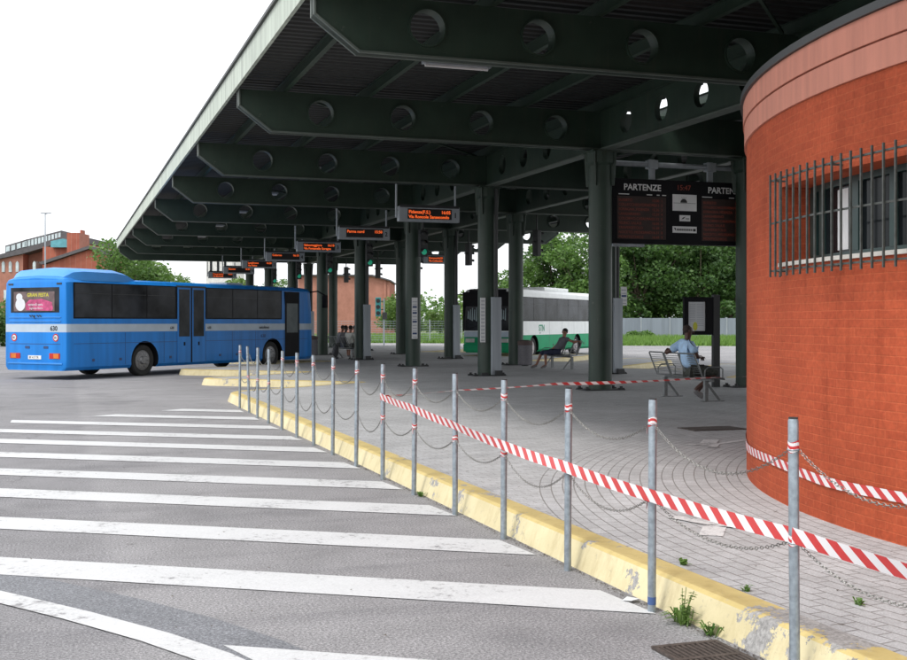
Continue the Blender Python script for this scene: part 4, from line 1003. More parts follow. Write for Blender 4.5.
# ------------------------------------------------------------------ buses
def make_bus(name, lab, rear_right, d, L, Wd, zc, mats_body, spec):
    d = Vector(d).normalized(); nl = Vector((-d.y, d.x)); c = Vector(rear_right)+d*L/2+nl*Wd/2
    root = thing(name, lab, 'bus', (c.x, c.y, 0), atan2(d.y, d.x)); h = Wd/2; z0, zl = spec['z0'], zc
    # cross section; z breaks let stripes be coloured on the one body mesh
    zz = spec['breaks']
    right = [(-h+.10, z0), (-h+.01, z0+.10)] + [(-h, z) for z in zz] + [(-h+.03, zl-.16), (-h+.12, zl-.055), (-h+.32, zl-.01)]
    sec = right + [(0, zl+.03)] + [(-a, b_) for a, b_ in reversed(right)]
    nS = len(sec)
    def st(x, inset_, ztop=0):
        k = (h-inset_)/h; zm = (z0+zl)/2
        return [(x + spec['rake']*max(0, z-1.2)*ztop, y*k, z if z < zl-.3 else zl-.3+(z-zl+.3)*(1-.25*min(1, inset_*6))) for y, z in sec]
    F = spec['flat']
    sts = [st(-L/2, .13), st(-L/2+.03, .06), st(-L/2+.09, .02), st(-L/2+.18, 0), st(L/2-.55, 0, .15), st(L/2-.22, F*.15+.02, .55), st(L/2-.08, F*.4+.07, .85), st(L/2, F+.16, 1)]
    g = B(); vs = [p for s2 in sts for p in s2]; fs = []; mi = []
    for i in range(len(sts)-1):
        for j in range(nS):
            q = (j+1) % nS; fs.append((i*nS+j, i*nS+q, (i+1)*nS+q, (i+1)*nS+j)); mi.append(j)
    o = len(fs)
    g.add(vs, fs)
    # end caps in horizontal strips so the colour bands wrap round them
    for base in (0, (len(sts)-1)*nS):
        for j in range(nS//2):
            a, b_, c_, d_ = base+j, base+j+1, base+nS-2-j, base+nS-1-j
            g.add([], []) ; g.f.append((a, b_, c_, d_) if b_ != c_ else (a, b_, d_)); g.m.append(0)
    for i, f_ in enumerate(g.f):
        zc_ = sum(g.v[k][2] for k in f_)/len(f_)
        g.m[i] = spec['colour'](zc_)
    me = bpy.data.meshes.new('body'); me.from_pydata(g.v, [], g.f); me.update()
    bm = bmesh.new(); bm.from_mesh(me); bmesh.ops.remove_doubles(bm, verts=bm.verts, dist=1e-5); bmesh.ops.recalc_face_normals(bm, faces=bm.faces)
    bm.to_mesh(me); bm.free(); me.update()
    zs_ = [spec['colour'](sum(me.vertices[k].co.z for k in p.vertices)/len(p.vertices)) for p in me.polygons]
    me.polygons.foreach_set('material_index', zs_)
    body = link('body', me, mats_body+[BLACK], root)
    # wheel arches cut out
    cut = B()
    for x in spec['wheels']:
        for sg in (-1, 1):
            cut.tube([(x, sg*(h+.1), .50), (x, sg*(h-.42), .50)], .60, 28, mi=0)
            cut.box(x-.60, x+.60, min(sg*(h+.1), sg*(h-.42)), max(sg*(h+.1), sg*(h-.42)), -.1, .30) if False else None
    co = obj('cutter', cut, BLACK, root)
    md = body.modifiers.new('b', 'BOOLEAN'); md.object = co; md.operation = 'DIFFERENCE'; md.solver = 'EXACT'
    try: md.material_mode = 'TRANSFER'
    except Exception: pass
    me2 = evaluate(body); body.modifiers.clear(); body.data = me2; C.objects.unlink(co); bpy.data.objects.remove(co)
    try: me2.polygons.foreach_set('use_smooth', [True]*len(me2.polygons)); me2.set_sharp_from_angle(angle=radians(30))
    except Exception: pass
    for x in spec['wheels']:
        for sg in (-1, 1):
            y = sg*(h-.22); wh = bpy.data.objects.new('wheel', None); C.objects.link(wh); wh.parent = root; wh.location = (x, y, .49)
            g = B(); R_ = .49
            pr = [(R_-.17, -.12), (R_-.03, -.14), (R_, -.11), (R_, .11), (R_-.03, .14), (R_-.17, .12)]
            n = 32; vs = [(r*cos(2*pi*k/n), yy, r*sin(2*pi*k/n)) for r, yy in pr for k in range(n)]
            g.add(vs, [(j*n+k, j*n+(k+1) % n, (j+1)*n+(k+1) % n, (j+1)*n+k) for j in range(len(pr)-1) for k in range(n)])
            obj('tyre', g, RUBBER, wh, smooth=True)
            g = B(); s2 = sg; g.tube([(0, s2*.02, 0), (0, s2*.10, 0), (0, s2*.115, 0)], [.31, .33, .30], 28)
            g.tube([(0, s2*.11, 0), (0, s2*.17, 0)], [.14, .10], 16)
            for k in range(10): a = 2*pi*k/10; g.tube([(.2*cos(a), s2*.11, .2*sin(a)), (.2*cos(a), s2*.14, .2*sin(a))], .018, 6)
            obj('rim', g, spec.get('rim', RIM), wh, smooth=True)
    zw0, zw1 = spec['win']
    for sg in (-1, 1):
        segs = spec['windows'] if sg < 0 else spec.get('windows_left', spec['windows'])
        g = B(); y_ = sg*(h-.002); g.box(-L/2+segs[0][0]-.05, -L/2+segs[-1][1]+.05, min(y_, y_+sg*.004), max(y_, y_+sg*.004), zw0-.04, zw1+.03); obj('window_surround', g, BLACK, root)
    for sg in (-1, 1):
        yy = sg*(h+.004); segs = spec['windows'] if sg < 0 else spec.get('windows_left', spec['windows'])
        for (a, b_) in segs:
            g = B(); g.box(-L/2+a, -L/2+b_, min(yy, yy-sg*.02), max(yy, yy-sg*.02), zw0, zw1)
            wn = obj('window', g, BUSGLASS, root, bevel=0)
            if b_-a > 1.0 and spec.get('vents', True):
                g = B(); g.box(-L/2+a+.02, -L/2+b_-.02, min(yy, yy+sg*.006), max(yy, yy+sg*.006), zw1-.30, zw1-.285); obj('vent_rail', g, DARK, wn)
                # faint pale reflection-free curtain visible behind the pane is left out
    # panel seams and hatches on both flanks
    sm = DBLUE if spec['kind'] == 1 else mat('grey_seam', (.2, .22, .22), .6)
    for sg in (-1, 1):
        yy = sg*(h+.002)
        for z in spec['seams']: g = B(); g.box(-L/2+.25, L/2-.5, yy-.0015, yy+.0015, z-.006, z+.006); obj('panel_seam', g, sm, root)
        for x in spec['vseams']: g = B(); g.box(-L/2+x-.006, -L/2+x+.006, yy-.0012, yy+.0012, z0+.12, spec['seamtop']); obj('panel_seam', g, sm, root)
    return root, L, h
def colour1(z): return 1 if 1.40 < z < 1.64 else 0
spec1 = dict(kind=1, z0=.27, breaks=[.6, 1.02, 1.40, 1.64, 1.8, 2.3], colour=colour1, rake=-.06, flat=.10, wheels=[-6.2+3.15, -6.2+9.7], win=(1.84, 2.84), seamtop=1.38,
             windows=[(.28, 1.72), (1.76, 3.2), (3.24, 4.52), (6.06, 7.4), (7.44, 8.78), (8.82, 10.2)], windows_left=[(.28, 1.72), (1.76, 3.2), (3.24, 4.7), (4.74, 6.2), (6.24, 7.6), (7.64, 9.0), (9.04, 10.4)],
             seams=[1.06], vseams=[2.3, 4.0, 4.58, 6.0, 7.4, 8.7, 10.4])
bus, L, h = make_bus('coach', 'blue intercity bus with pale band and roof unit, seen from behind at left', (.15, 35.3), (.713, .701), 12.4, 2.58, 3.03, [BLUE, BUSBAND], spec1)
X0 = -L/2; R_ = -h
bus.scale = (1.045, 1, 1); bus.location.x += .713*.27; bus.location.y += .701*.27
def bbox(name, a, b_, c_, d_, e, f_, m_, par=None, bevel=0): g = B(); g.box(a, b_, c_, d_, e, f_); return obj(name, g, m_, par or bus, bevel=bevel)
# roof air-conditioning unit, rounded
g = B(); secs = []
for x, s2, zt in ((X0+.12, .80, .05), (X0+.35, .92, .26), (X0+.7, .95, .31), (X0+2.0, .95, .31), (X0+2.5, .93, .22), (X0+2.95, .85, .03)):
    secs.append([(x, -h*s2, 2.93), (x, -h*s2+.03, 2.98+zt*.7), (x, -h*s2+.22, 3.0+zt*.95), (x, 0, 3.02+zt*1.05), (x, h*s2-.22, 3.0+zt*.95), (x, h*s2-.03, 2.98+zt*.7), (x, h*s2, 2.93)])
vs = [p for s2 in secs for p in s2]; fs = [(i*7+j, i*7+j+1, (i+1)*7+j+1, (i+1)*7+j) for i in range(5) for j in range(6)]+[tuple(range(7)), tuple(range(35, 42))]
g.add(vs, fs); obj('roof_unit', g, BLUEPALE, bus, smooth=True)
bbox('roof_hatch', 2.0, 2.9, -.4, .4, 3.05, 3.13, BUSBAND, bevel=.02)
# mid door and front door
for (a, b_) in ((4.62, 5.28), (5.32, 5.98)):
    dr = bbox('door', X0+a, X0+b_, R_-.009, R_+.02, .36, 2.84, BLUE)
    bbox('door_glass', X0+a+.07, X0+b_-.07, R_-.012, R_-.0085, 1.22, 2.78, BUSGLASS, dr)
    bbox('door_seal', X0+b_-.02 if a < 5 else X0+a-.02, X0+b_+.02 if a < 5 else X0+a+.01, R_-.010, R_-.0085, .36, 2.84, BLACK, dr)
    bbox('handle', X0+(a+b_)/2-.03, X0+(a+b_)/2+.03, R_-.02, R_-.0085, .92, 1.04, BLACK, dr)
bbox('door_header', X0+4.58, X0+6.02, R_-.006, R_+.01, 2.845, 2.90, DARK)
dr = bbox('door', X0+10.45, X0+11.35, R_-.008, R_+.02, .40, 2.84, BLACK); bbox('door_glass', X0+10.55, X0+11.25, R_-.012, R_-.0085, 1.3, 2.4, mat('pale_door_glass', (.09, .11, .115), .25, spec=.2), dr)
for x in (.95, 2.05, 4.25, 6.7, 7.6): bbox('hatch_latch', X0+x, X0+x+.10, R_-.006, R_+.001, .52, .60, DBLUE)
# mirror
g = B(); g.tube([(L/2-.3, R_+.1, 2.85), (L/2-.05, R_-.15, 2.9), (L/2+.25, R_-.28, 2.75)], .025, 8); mr = obj('mirror', g, BLACK, bus)
g = B(); g.box(L/2+.16, L/2+.30, R_-.40, R_-.20, 2.25, 2.75); obj('mirror_head', g, BLACK, mr, bevel=.02)
# rear end
rw = bbox('rear_window', X0-.006, X0+.02, -.98, .98, 1.98, 2.72, BUSGLASS)
ad = bbox('advert_poster', X0-.012, X0-.0065, -.80, .85, 2.02, 2.60, mat('poster_ground', (.13, .09, .09), .6, var=.4, scale=5), rw)
def disc(g, y, z, ry, rz, x, n=20): g.add([(x, y+ry*cos(2*pi*k/n), z+rz*sin(2*pi*k/n)) for k in range(n)], [tuple(range(n))])
g = B(); g.add([(X0-.014, y, z) for y, z in ((.36, 2.05), (-.70, 2.03), (-.74, 2.10), (-.70, 2.28), (-.3, 2.38), (.2, 2.36), (.36, 2.25))], [tuple(range(7))]); obj('poster_shape', g, MAG, ad)
g = B(); disc(g, .58, 2.22, .2, .19, X0-.0135); disc(g, .62, 2.44, .13, .11, X0-.0145); obj('poster_figure', g, PAPER, ad)
RB = Matrix.Rotation(-pi/2, 4, 'Z') @ RX
text('poster_text', 'GRAN FESTA', .15, YPOST, ad, Vector((X0-.015, .30, 2.45)), RB, .001, bold=.004); text('poster_text', 'venerdi sera', .12, PAPER, ad, Vector((X0-.0165, .26, 2.18)), RB, .001); text('poster_text', 'ingresso libero', .09, PAPER, ad, Vector((X0-.0165, .20, 2.08)), RB, .001)
text('fleet_number', '630', .19, LINE, bus, Vector((X0-.004, -.62, 1.45)), RB, .002, bold=.004)
g = B()
for z in (1.83, 1.71): g.box(X0-.018, X0+.01, -1.05, 1.05, z, z+.022)
obj('vent_ridge', g, BLUEPALE, bus)
g = B()
for i in range(5): g.bar((X0-.02, .20-i*.1, 1.90), (X0-.02, .12-i*.1 if i != 2 else 0, 1.86 if i != 2 else 1.80), .03, .012, up=(1, 0, 0))
obj('emblem', g, LINE, bus)
bbox('seam', X0-.004, X0+.01, -1.02, 1.02, 1.045, 1.06, DBLUE)
for y in (.3, -.45): bbox('grip', X0-.01, X0+.01, y-.09, y+.09, .92, .99, DBLUE)
for y, nm in ((-1, 0), (1, 0)):
    tl = bbox('tail_light', X0-.012, X0+.03, y*.80-.21, y*.80+.21, .62, .78, REDL); bbox('indicator', X0-.018, X0-.0125, y*.86-.10, y*.86+.10, .63, .77, ORL, tl)
    rd = B(); disc(rd, y*.84, 1.24, .115, .115, X0-.006); r_ = obj('speed_sign', rd, REDL, bus); rd = B(); disc(rd, y*.84, 1.24, .08, .08, X0-.009); obj('sign_face', rd, PAPER, r_)
    text('speed_text', '80', .10, LINE, r_, Vector((X0-.0115, y*.84+.06, 1.205)), RB, .001)
    bbox('clearance_light', X0-.01, X0+.03, y*.98-.1, y*.98+.1, 2.80, 2.85, DARK)
pl = bbox('number_plate', X0-.012, X0+.02, -.26, .26, .60, .71, WHITE); text('plate_text', 'BF 417 TR', .09, LINE, pl, Vector((X0-.0145, .22, .625)), RB, .001)
bbox('bumper_strip', X0-.02, X0+.05, -1.10, 1.10, .46, .50, BLUEPALE)
text('side_number', '630', .12, LINE, bus, Vector((X0+6.10, R_-.006, 1.47)), RX, .002); text('side_number', '630', .12, LINE, bus, Vector((X0+4.28, R_-.006, 1.47)), RX, .002)
text('side_lettering', 'autolinee', .16, LINE, bus, Vector((X0+8.9, R_-.006, 1.46)), RX, .002); text('side_number', '630', .18, DBLUE, bus, Vector((X0+9.0, R_-.006, 1.14)), RX, .002)

def colour2(z): return 1 if z < 1.10 else 0
spec2 = dict(kind=2, z0=.32, breaks=[.7, 1.10, 1.6, 2.0, 2.6], colour=colour2, rake=-.05, flat=.05, wheels=[-6.25+3.65, 6.25-2.65], win=(1.78, 2.82), seamtop=1.75,
             windows=[(.3, 1.9), (1.94, 3.5), (3.54, 5.1), (5.14, 6.7), (6.74, 8.3), (8.34, 9.9), (9.94, 11.3)], seams=[], vseams=[2.4, 4.2, 6, 7.8], rim=mat('white_rim', (.45, .42, .42), .5))
# white bus: its front faces the camera, its left flank is in view
fr = Vector((18.95, 47.5)); dd = Vector((-.69, -.72)).normalized(); wd = 2.5; nl = Vector((-dd.y, dd.x))
rr = fr - dd*12.5 - nl*wd
bus2, L, h = make_bus('coach', 'white and green bus with black windscreen, standing behind the right pillars', (rr.x, rr.y), (dd.x, dd.y), 12.5, wd, 3.22, [BUSWHITE, BUSGREEN], spec2)
X1 = L/2
def b2(name, a, b_, c_, d_, e, f_, m_, par=None, bevel=0): g = B(); g.box(a, b_, c_, d_, e, f_); return obj(name, g, m_, par or bus2, bevel=bevel)
ws = B(); ws.add([(X1+.02-.015, -1.1, 1.30), (X1+.02-.015, 1.1, 1.30), (X1-.10, 1.08, 3.08), (X1-.10, -1.08, 3.08), (X1-.2, -1.1, 1.30), (X1-.2, 1.1, 1.30), (X1-.3, 1.08, 3.08), (X1-.3, -1.08, 3.08)], [(0, 1, 2, 3), (4, 7, 6, 5), (0, 4, 5, 1), (3, 2, 6, 7), (0, 3, 7, 4), (1, 5, 6, 2)])
wsd = obj('windscreen', ws, BUSGLASS, bus2, bevel=.03)
g = B()
for y in (-.02, .02):
    pass
g.bar((X1+.02, 0, 1.30), (X1-.09, 0, 3.05), .03, .02); obj('screen_divider', g, BLACK, wsd)
for y0_, y1_ in ((-.95, -.15), (.25, .95)):
    g = B(); nn = 8
    for i in range(nn):
        a = y0_+(y1_-y0_)*i/nn; wv_ = random.uniform(0, .12); g.add([(X1+.012-.0, a, 1.75+wv_), (X1+.012, a+(y1_-y0_)/nn*.7, 1.72+wv_), (X1-.022, a+(y1_-y0_)/nn*.6, 2.38-wv_*2), (X1-.022, a+.02, 2.35-wv_)], [(0, 1, 2, 3)])
    obj('pale_strips', g, mat('pale_strip_tone', (.30, .38, .40), .6), wsd)  # ragged pale strips laid over the windscreen
for y in (-.5, .5):
    g = B(); g.bar((X1+.03, y-.4, 1.38), (X1+.01, y+.3, 1.62), .02, .015); obj('wiper', g, BLACK, wsd)
b2('front_surround', X1-.35, X1-.06, -1.235, 1.235, 1.28, 3.06, BLACK, bevel=.04)
b2('destination_panel', X1-.16, X1-.06, -.9, .9, 2.95, 3.16, BLACK)
b2('front_panel', X1-.05, X1+.035, -1.12, 1.12, 1.02, 1.27, BUSBAND, bevel=.02)
b2('bumper', X1-.1, X1+.05, -1.15, 1.15, .36, .70, BUSGREEN, bevel=.03)
for y in (-.82, .82):
    hl = b2('headlight', X1-.02, X1+.045, y-.22, y+.22, .78, .96, mat('clear_lamp', (.5, .5, .48), .2), bevel=.02)
pl = b2('number_plate', X1+.052, X1+.06, -.26, .26, .48, .59, WHITE)
for sg in (-1, 1):
    g = B(); g.tube([(X1-.15, sg*(h-.1), 2.95), (X1+.15, sg*(h+.12), 2.95), (X1+.28, sg*(h+.16), 2.6)], .022, 8); m_ = obj('mirror', g, BLACK, bus2)
    g = B(); g.box(X1+.2, X1+.32, sg*(h+.16)-.11, sg*(h+.16)+.11, 2.05, 2.6); obj('mirror_head', g, BLACK, m_, bevel=.02)
b2('roof_unit', -2.5, 1.0, -.8, .8, 3.22, 3.40, BUSWHITE, bevel=.05)
RL = Matrix.Rotation(pi, 4, 'Z') @ RX
text('lettering', 'STN', .42, GREENLET, bus2, Vector((3.0, h+.006, 1.28)), RL, .002, bold=.008)
text('side_number', '417', .10, GREENLET, bus2, Vector((2.9, h+.006, 1.15)), RL, .002)
for a in (.9, 2.6, 5.4, 7.2): b2('hatch', -L/2+a, -L/2+a+.12, h+.001, h+.008, .55, .65, DARK)

# ------------------------------------------------------------------ far buildings
def local_building(name, lab, u, Z, cat='building'):
    p = at(u, Z); return thing(name, lab, cat, (p.x, p.y, 0), FACE_CAM)
def px2m(Z): return Z/1150.0
# long brick building at far left; local x runs right, y away from the camera
Zb = 112.; k_ = px2m(Zb); hb = local_building('brick_building', 'red brick building with clerestory windows, teal glass lantern and tower beyond the blue bus', 50, Zb)
XX = lambda u: (u-50)*k_
ZZ = lambda v: 1.7+(322-v)*k_
def poly_ext(name, pts, y0, y1, m_, par):
    g = B(); g.prism([(XX(u), ZZ(v)) for u, v in pts], lambda a, b_, t_: (a, t_, b_), y0, y1); return obj(name, g, m_, par)
wl = poly_ext('wall', [(-40, 341), (23, 341), (23, 252), (-40, 268)], 0, 14, FARBRICK, hb)
poly_ext('wall', [(23.1, 341), (100, 341), (100, 268), (70, 240), (23.1, 254)], 1.5, 16, FARBRICK, hb)
poly_ext('wall', [(50, 341), (84, 341), (84, 249), (50, 248)], -2, 1.4, FARBRICK, hb)
tw = poly_ext('tower', [(79, 341), (91, 341), (91, 235.5), (79, 235.5)], -3.5, -.5, FARBRICK, hb)
poly_ext('chimney', [(88.4, 235.4), (90, 235.4), (90, 232), (88.4, 232)], -2.5, -1.5, FARBRICK, tw)
poly_ext('roof', [(-42, 268), (-42, 265), (24, 249), (72, 234), (72, 240), (24, 254)], -.4, 16.4, FARROOF, hb)
poly_ext('low_roof', [(57, 265), (105, 249), (120, 253), (120, 257), (105, 252), (60, 267)], -5, 10, FARROOF, hb)
poly_ext('wall', [(62, 341), (119, 341), (119, 257), (105, 252.2), (62, 267)], -4.6, -3.6, FARBRICK, hb)
for (ua, va, ub, vb, n) in ((6, 254, 28, 248, 4), (25, 249, 62, 240, 11)):
    hgt = 8.2 if n > 4 else 7.5
    f_ = poly_ext('clerestory', [(ua, va), (ub, vb), (ub, vb-hgt-1.2), (ua, va-hgt-.6)], -.2, 4, FARROOF, hb)
    for i in range(n):
        a = ua+(ub-ua)*(i+.15)/n; b_ = ua+(ub-ua)*(i+.85)/n; sl = (vb-va)/(ub-ua)
        poly_ext('window', [(a, va+sl*(a-ua)-1.6), (b_, va+sl*(b_-ua)-1.6), (b_, va+sl*(b_-ua)-hgt+.8), (a, va+sl*(a-ua)-hgt+.8)], -.26, -.19, WINW, f_)
poly_ext('ridge_house', [(56, 246), (70, 241), (70, 233), (66, 231.6), (56, 235)], -.25, 5, FARROOF, hb)
poly_ext('lantern', [(60, 249), (79, 249), (79, 242), (72, 240.5), (60, 243)], -2.6, -1.9, TEAL, hb)
for u0, u1 in ((2, 5), (9, 12), (16, 19), (-8, -5), (33, 36)):
    poly_ext('window', [(u0, 272), (u1, 272), (u1, 263), ((u0+u1)/2, 261), (u0, 263)], -.08, -.01 if u0 < 23 else 1.6, WINW, hb)
for u0 in (-6, 4, 14):
    poly_ext('window', [(u0, 300), (u0+4, 300), (u0+4, 290), (u0, 290)], -.08, -.01, WINW, hb)
# red gabled shed beyond the platform
Zc_ = 128.; k_ = px2m(Zc_); sh = local_building('brick_shed', 'plain orange brick shed with shallow gable seen between the pillars', 343, Zc_)
XX = lambda u: (u-343)*k_
poly_ext('wall', [(298, 341), (389.5, 341), (389.5, 281), (372, 276), (298, 276)], 0, 12, FARBRICK, sh)
poly_ext('roof', [(296, 276), (296, 274.6), (372.5, 274.6), (391, 280), (391, 281.4), (372, 276.2)], -.4, 12.4, FARROOF, sh)
poly_ext('pilaster', [(384, 341), (386, 341), (386, 280), (384, 279)], -.15, -.01, FARBRICK, sh)
# far white building behind the blue bus roof
Zd = 135.; k_ = px2m(Zd); wb_ = local_building('white_building', 'pale building with dark upright window strips above the blue bus roof', 220, Zd); XX = lambda u: (u-220)*k_
poly_ext('wall', [(206, 341), (232, 341), (232, 258), (206, 258)], 0, 8, mat('white_render', (.7, .7, .68), .8), wb_)
for u0 in (210, 217, 224): poly_ext('window', [(u0, 275), (u0+2.2, 275), (u0+2.2, 260), (u0, 260)], -.06, -.01, GLASS, wb_)
# concrete boundary wall, right
a_, c_ = at(612, 93), at(830, 97); d_ = (c_-a_); ln = d_.length; rz_ = atan2(d_.y, d_.x)
bw = thing('boundary_wall', 'long blue-grey concrete wall behind the tall grass at right', 'wall', (a_.x, a_.y, 0), rz_)
g = B()
for i in range(int(ln/2.5)+1): g.box(i*2.5, i*2.5+2.46, 0, .12, 0, 2.02)
obj('panel', g, WALLC, bw)
g = B()
for i in range(int(ln/2.5)+2): g.box(i*2.5-.07, i*2.5+.03, -.05, .17, 0, 2.08)
obj('wall_post', g, GREYBOX, bw)
g = B(); g.box(-2.2, -.3, -.4, .5, 0, 2.15); obj('end_cabinet', g, GREYBOX, bw)
# wire fence, centre
a_, c_ = at(300, 92), at(560, 94); d_ = (c_-a_); ln = d_.length; rz_ = atan2(d_.y, d_.x)
wf = thing('wire_fence', 'thin grey wire fence along the tall grass between the pillars', 'fence', (a_.x, a_.y, 0), rz_)
g = B()
for j in range(9): g.tube([(0, 0, .25+j*.19), (ln, 0, .25+j*.19)], .012, 4)
for i in range(int(ln/.3)): g.tube([(i*.3, 0, .1), (i*.3, 0, 1.8)], .006, 3)
obj('wire', g, GALV, wf)
first = None
for i in range(int(ln/2.6)+1):
    if first is None: g = B(); g.bar((0, 0, 0), (0, 0, 1.9), .07, .07); first = obj('fence_post', g, GREYBOX, wf)
    else: o = first.copy(); C.objects.link(o); o.location = (i*2.6, 0, 0)
# street signal beyond the platform and the lamp posts
p = at(384, 84); sg_ = thing('street_signal', 'teal traffic light on a thin pole in front of the orange brick shed', 'traffic light', (p.x, p.y, 0), FACE_CAM)
g = B(); g.tube([(0, 0, 0), (0, 0, 3.4)], .06, 8); obj('pole', g, GALV, sg_)
g = B(); g.box(-.62, -.22, -.15, .1, 2.1, 3.5); obj('housing', g, mat('teal_paint', (.03, .2, .2), .5), sg_, bevel=.03)
g = B(); g.bar((-.3, 0, 2.6), (0, 0, 2.6), .06, .06); g.bar((-.3, 0, 3.2), (0, 0, 3.2), .06, .06); obj('bracket', g, DARK, sg_)
g = B(); g.box(-.12, .22, -.12, .08, 1.9, 2.4); obj('signal_box', g, DARK, sg_)
for zc in (2.35, 2.8, 3.25): g = B(); g.tube([(-.42, -.15, zc), (-.42, -.18, zc)], .15, 12); obj('lens', g, LENSOFF, sg_)
p = at(45.2, 82); lp = thing('street_lamp', 'tall thin grey street lamp rising behind the blue bus', 'street lamp', (p.x, p.y, 0), FACE_CAM)
g = B(); g.tube([(0, 0, 0), (0, 0, 5), (0, 0, 9.4)], [.08, .06, .035], 10); obj('pole', g, GREYBOX, lp, smooth=True)
g = B(); g.tube([(0, 0, 9.4), (.25, 0, 9.45)], .03, 6); g.box(-.30, .40, -.10, .10, 9.42, 9.50); obj('lamp_head', g, GREYBOX, lp, bevel=.03)

# ------------------------------------------------------------------ vegetation
def leaf_cloud(blobs, n, size, seed=0, flat=.0):
    r = random.Random(seed); g = B()
    tot = sum(b_[1]**2 for b_ in blobs)
    for c, rad, sq in [(b_[0], b_[1], b_[2]) for b_ in blobs]:
        m_ = int(n*rad**2/tot)
        for _ in range(m_):
            while True:
                p = Vector((r.uniform(-1, 1), r.uniform(-1, 1), r.uniform(-1, 1)))
                if .35 < p.length < 1: break
            p = p.normalized()*(p.length**.5)*rad*(1+.12*r.gauss(0, 1)); p.z *= sq
            q = Vector(c)+p; s2 = size*r.uniform(.6, 1.4)
            a = Vector((r.gauss(0, 1), r.gauss(0, 1), r.gauss(0, .6))).normalized(); b_ = a.cross(Vector((r.gauss(0, 1), r.gauss(0, 1), r.gauss(0, 1)))).normalized()
            g.add([q-a*s2*.5, q+b_*s2*.32, q+a*s2*.5, q-b_*s2*.32], [(0, 1, 2, 3)])
    return g
def tree_proto(seed, hgt, spread, leafm, n, size):
    r = random.Random(seed); t_ = bpy.data.objects.new('tree', None); C.objects.link(t_)
    g = B(); th = hgt*.38; g.tube([(0, 0, -.1), (.05, .03, th*.5), (0, .1, th)], [.26, .2, .15], 9); blobs = []
    nb = 22
    for i in range(nb):
        a = 2*pi*i/nb*2.4+r.uniform(-.3, .3); rr_ = spread*r.uniform(.25, .75); z = hgt*r.uniform(.20, .90)
        c = Vector((rr_*cos(a), rr_*sin(a), z)); rad = spread*r.uniform(.17, .40); blobs.append((c, rad, r.uniform(.55, .95)))
        g.tube([(0, .1, th*r.uniform(.7, 1)), tuple(c*.5+Vector((0, 0, th*.35))), tuple(c)], [.10, .06, .03], 5)
    blobs.append((Vector((0, 0, hgt*.86)), spread*.3, .8)); blobs.append((Vector((0, 0, hgt*.5)), spread*.55, .8))
    obj('trunk', g, BARK, t_, smooth=True)
    obj('crown', leaf_cloud(blobs, n, size, seed), leafm, t_, fixn=False); return t_
protos = [tree_proto(11, 10.5, 5.2, LEAF2, 11000, .36), tree_proto(12, 9.5, 4.8, LEAF1, 11000, .34), tree_proto(13, 11, 4.6, LEAF2, 11000, .36), tree_proto(14, 5.0, 3.2, LEAF3, 4500, .3)]
TR = [ # u, Z, proto, scale, label
    (640, 108, 0, 1.02, 'dense dark tree behind the wall, left edge of the gap below the departures board'), (668, 112, 1, 1.10, 'mid green tree behind the wall, right of the dark one under the departures board'),
    (700, 107, 2, .95, 'dark tree behind the wall directly behind the timetable case'), (730, 110, 0, 1.0, 'dark tree behind the wall next to the round brick building'), (775, 109, 1, 1.1, 'tree behind the wall, hidden largely by the brick building'),
    (611, 112, 2, 1.0, 'dark tree rising behind the nearest pillar'), (584, 106, 1, 1.02, 'mid green tree above the rear roof of the white bus'), (556, 110, 0, .93, 'dark tree above the middle of the white bus'),
    (529, 108, 1, .78, 'mid green tree above the windscreen corner of the white bus'), (500, 112, 1, .62, 'small loose tree above the black windscreen of the white bus'), (478, 116, 3, 1.0, 'low pale tree just left of the white bus'),
    (655, 122, 2, 1.2, 'taller back row tree seen over the wall at left'), (715, 124, 0, 1.2, 'taller back row tree seen over the wall at right'),
    (440, 135, 3, .62, 'small distant round bush tree between two pillars'), (399, 120, 3, .95, 'pale bushy tree right of the orange brick shed'),
    (127, 100, 1, .88, 'tree at the far end of the canopy fascia'), (152, 104, 3, 1.45, 'pale green tree behind the blue bus roof'), (104, 112, 3, 1.25, 'pale green tree against the low brick roof'), (185, 112, 1, .62, 'tree under the far canopy edge behind the blue bus'), (236, 118, 3, 1.25, 'light tree behind the blue bus near the pale building'), (270, 118, 1, .62, 'tree beyond the far end of the platform'),
]
usedp = set()
for u, Z, pi_, sc, lab in TR:
    src = protos[pi_]
    if pi_ in usedp: t_ = copy_tree(src)
    else: t_ = src; usedp.add(pi_)
    p = at(u, Z); t_.location = (p.x, p.y, 0); t_.rotation_euler = (0, 0, random.uniform(0, 6.28)); t_.scale = (sc, sc, sc)
    tag(t_, lab, 'tree', 'trees beyond the bus station')
def bush(u, Z, r_, h_, leafm, lab, seed):
    p = at(u, Z); t_ = thing('bush', lab, 'bush', (p.x, p.y, 0), 0, 'bushes beyond the road')
    rr_ = random.Random(seed); bl = [(Vector((rr_.uniform(-1, 1)*r_*.6, rr_.uniform(-1, 1)*r_*.5, h_*rr_.uniform(.25, .7))), r_*.5, h_/r_*.8) for _ in range(6)]
    obj('crown', leaf_cloud(bl, 2600, .22, seed), leafm, t_, fixn=False); g = B(); g.tube([(0, 0, 0), (0, 0, h_*.5)], .06, 6); obj('trunk', g, BARK, t_)
bush(4, 80, 1.8, 2.6, LEAF2, 'dark green bush at the left edge beside the rear of the blue bus', 3); bush(-10, 84, 2, 3.2, LEAF1, 'green bush at the extreme left edge of the view', 4)
bush(641, 91, 1.2, .9, LEAF1, 'low bush in the grass in front of the concrete wall', 5)
# far low wood on the horizon
g = leaf_cloud([(at(u, 230)+Vector((0, 0, 1.5+random.random()*1.5)), 5.5+random.random()*2, .75) for u in range(-60, 1000, 22)], 26000, .9, 5)
wd_ = obj('far_wood', g, LEAF1, fixn=False); wd_['kind'] = 'stuff'; wd_['label'] = 'low distant line of trees on the horizon'; wd_['category'] = 'wood'
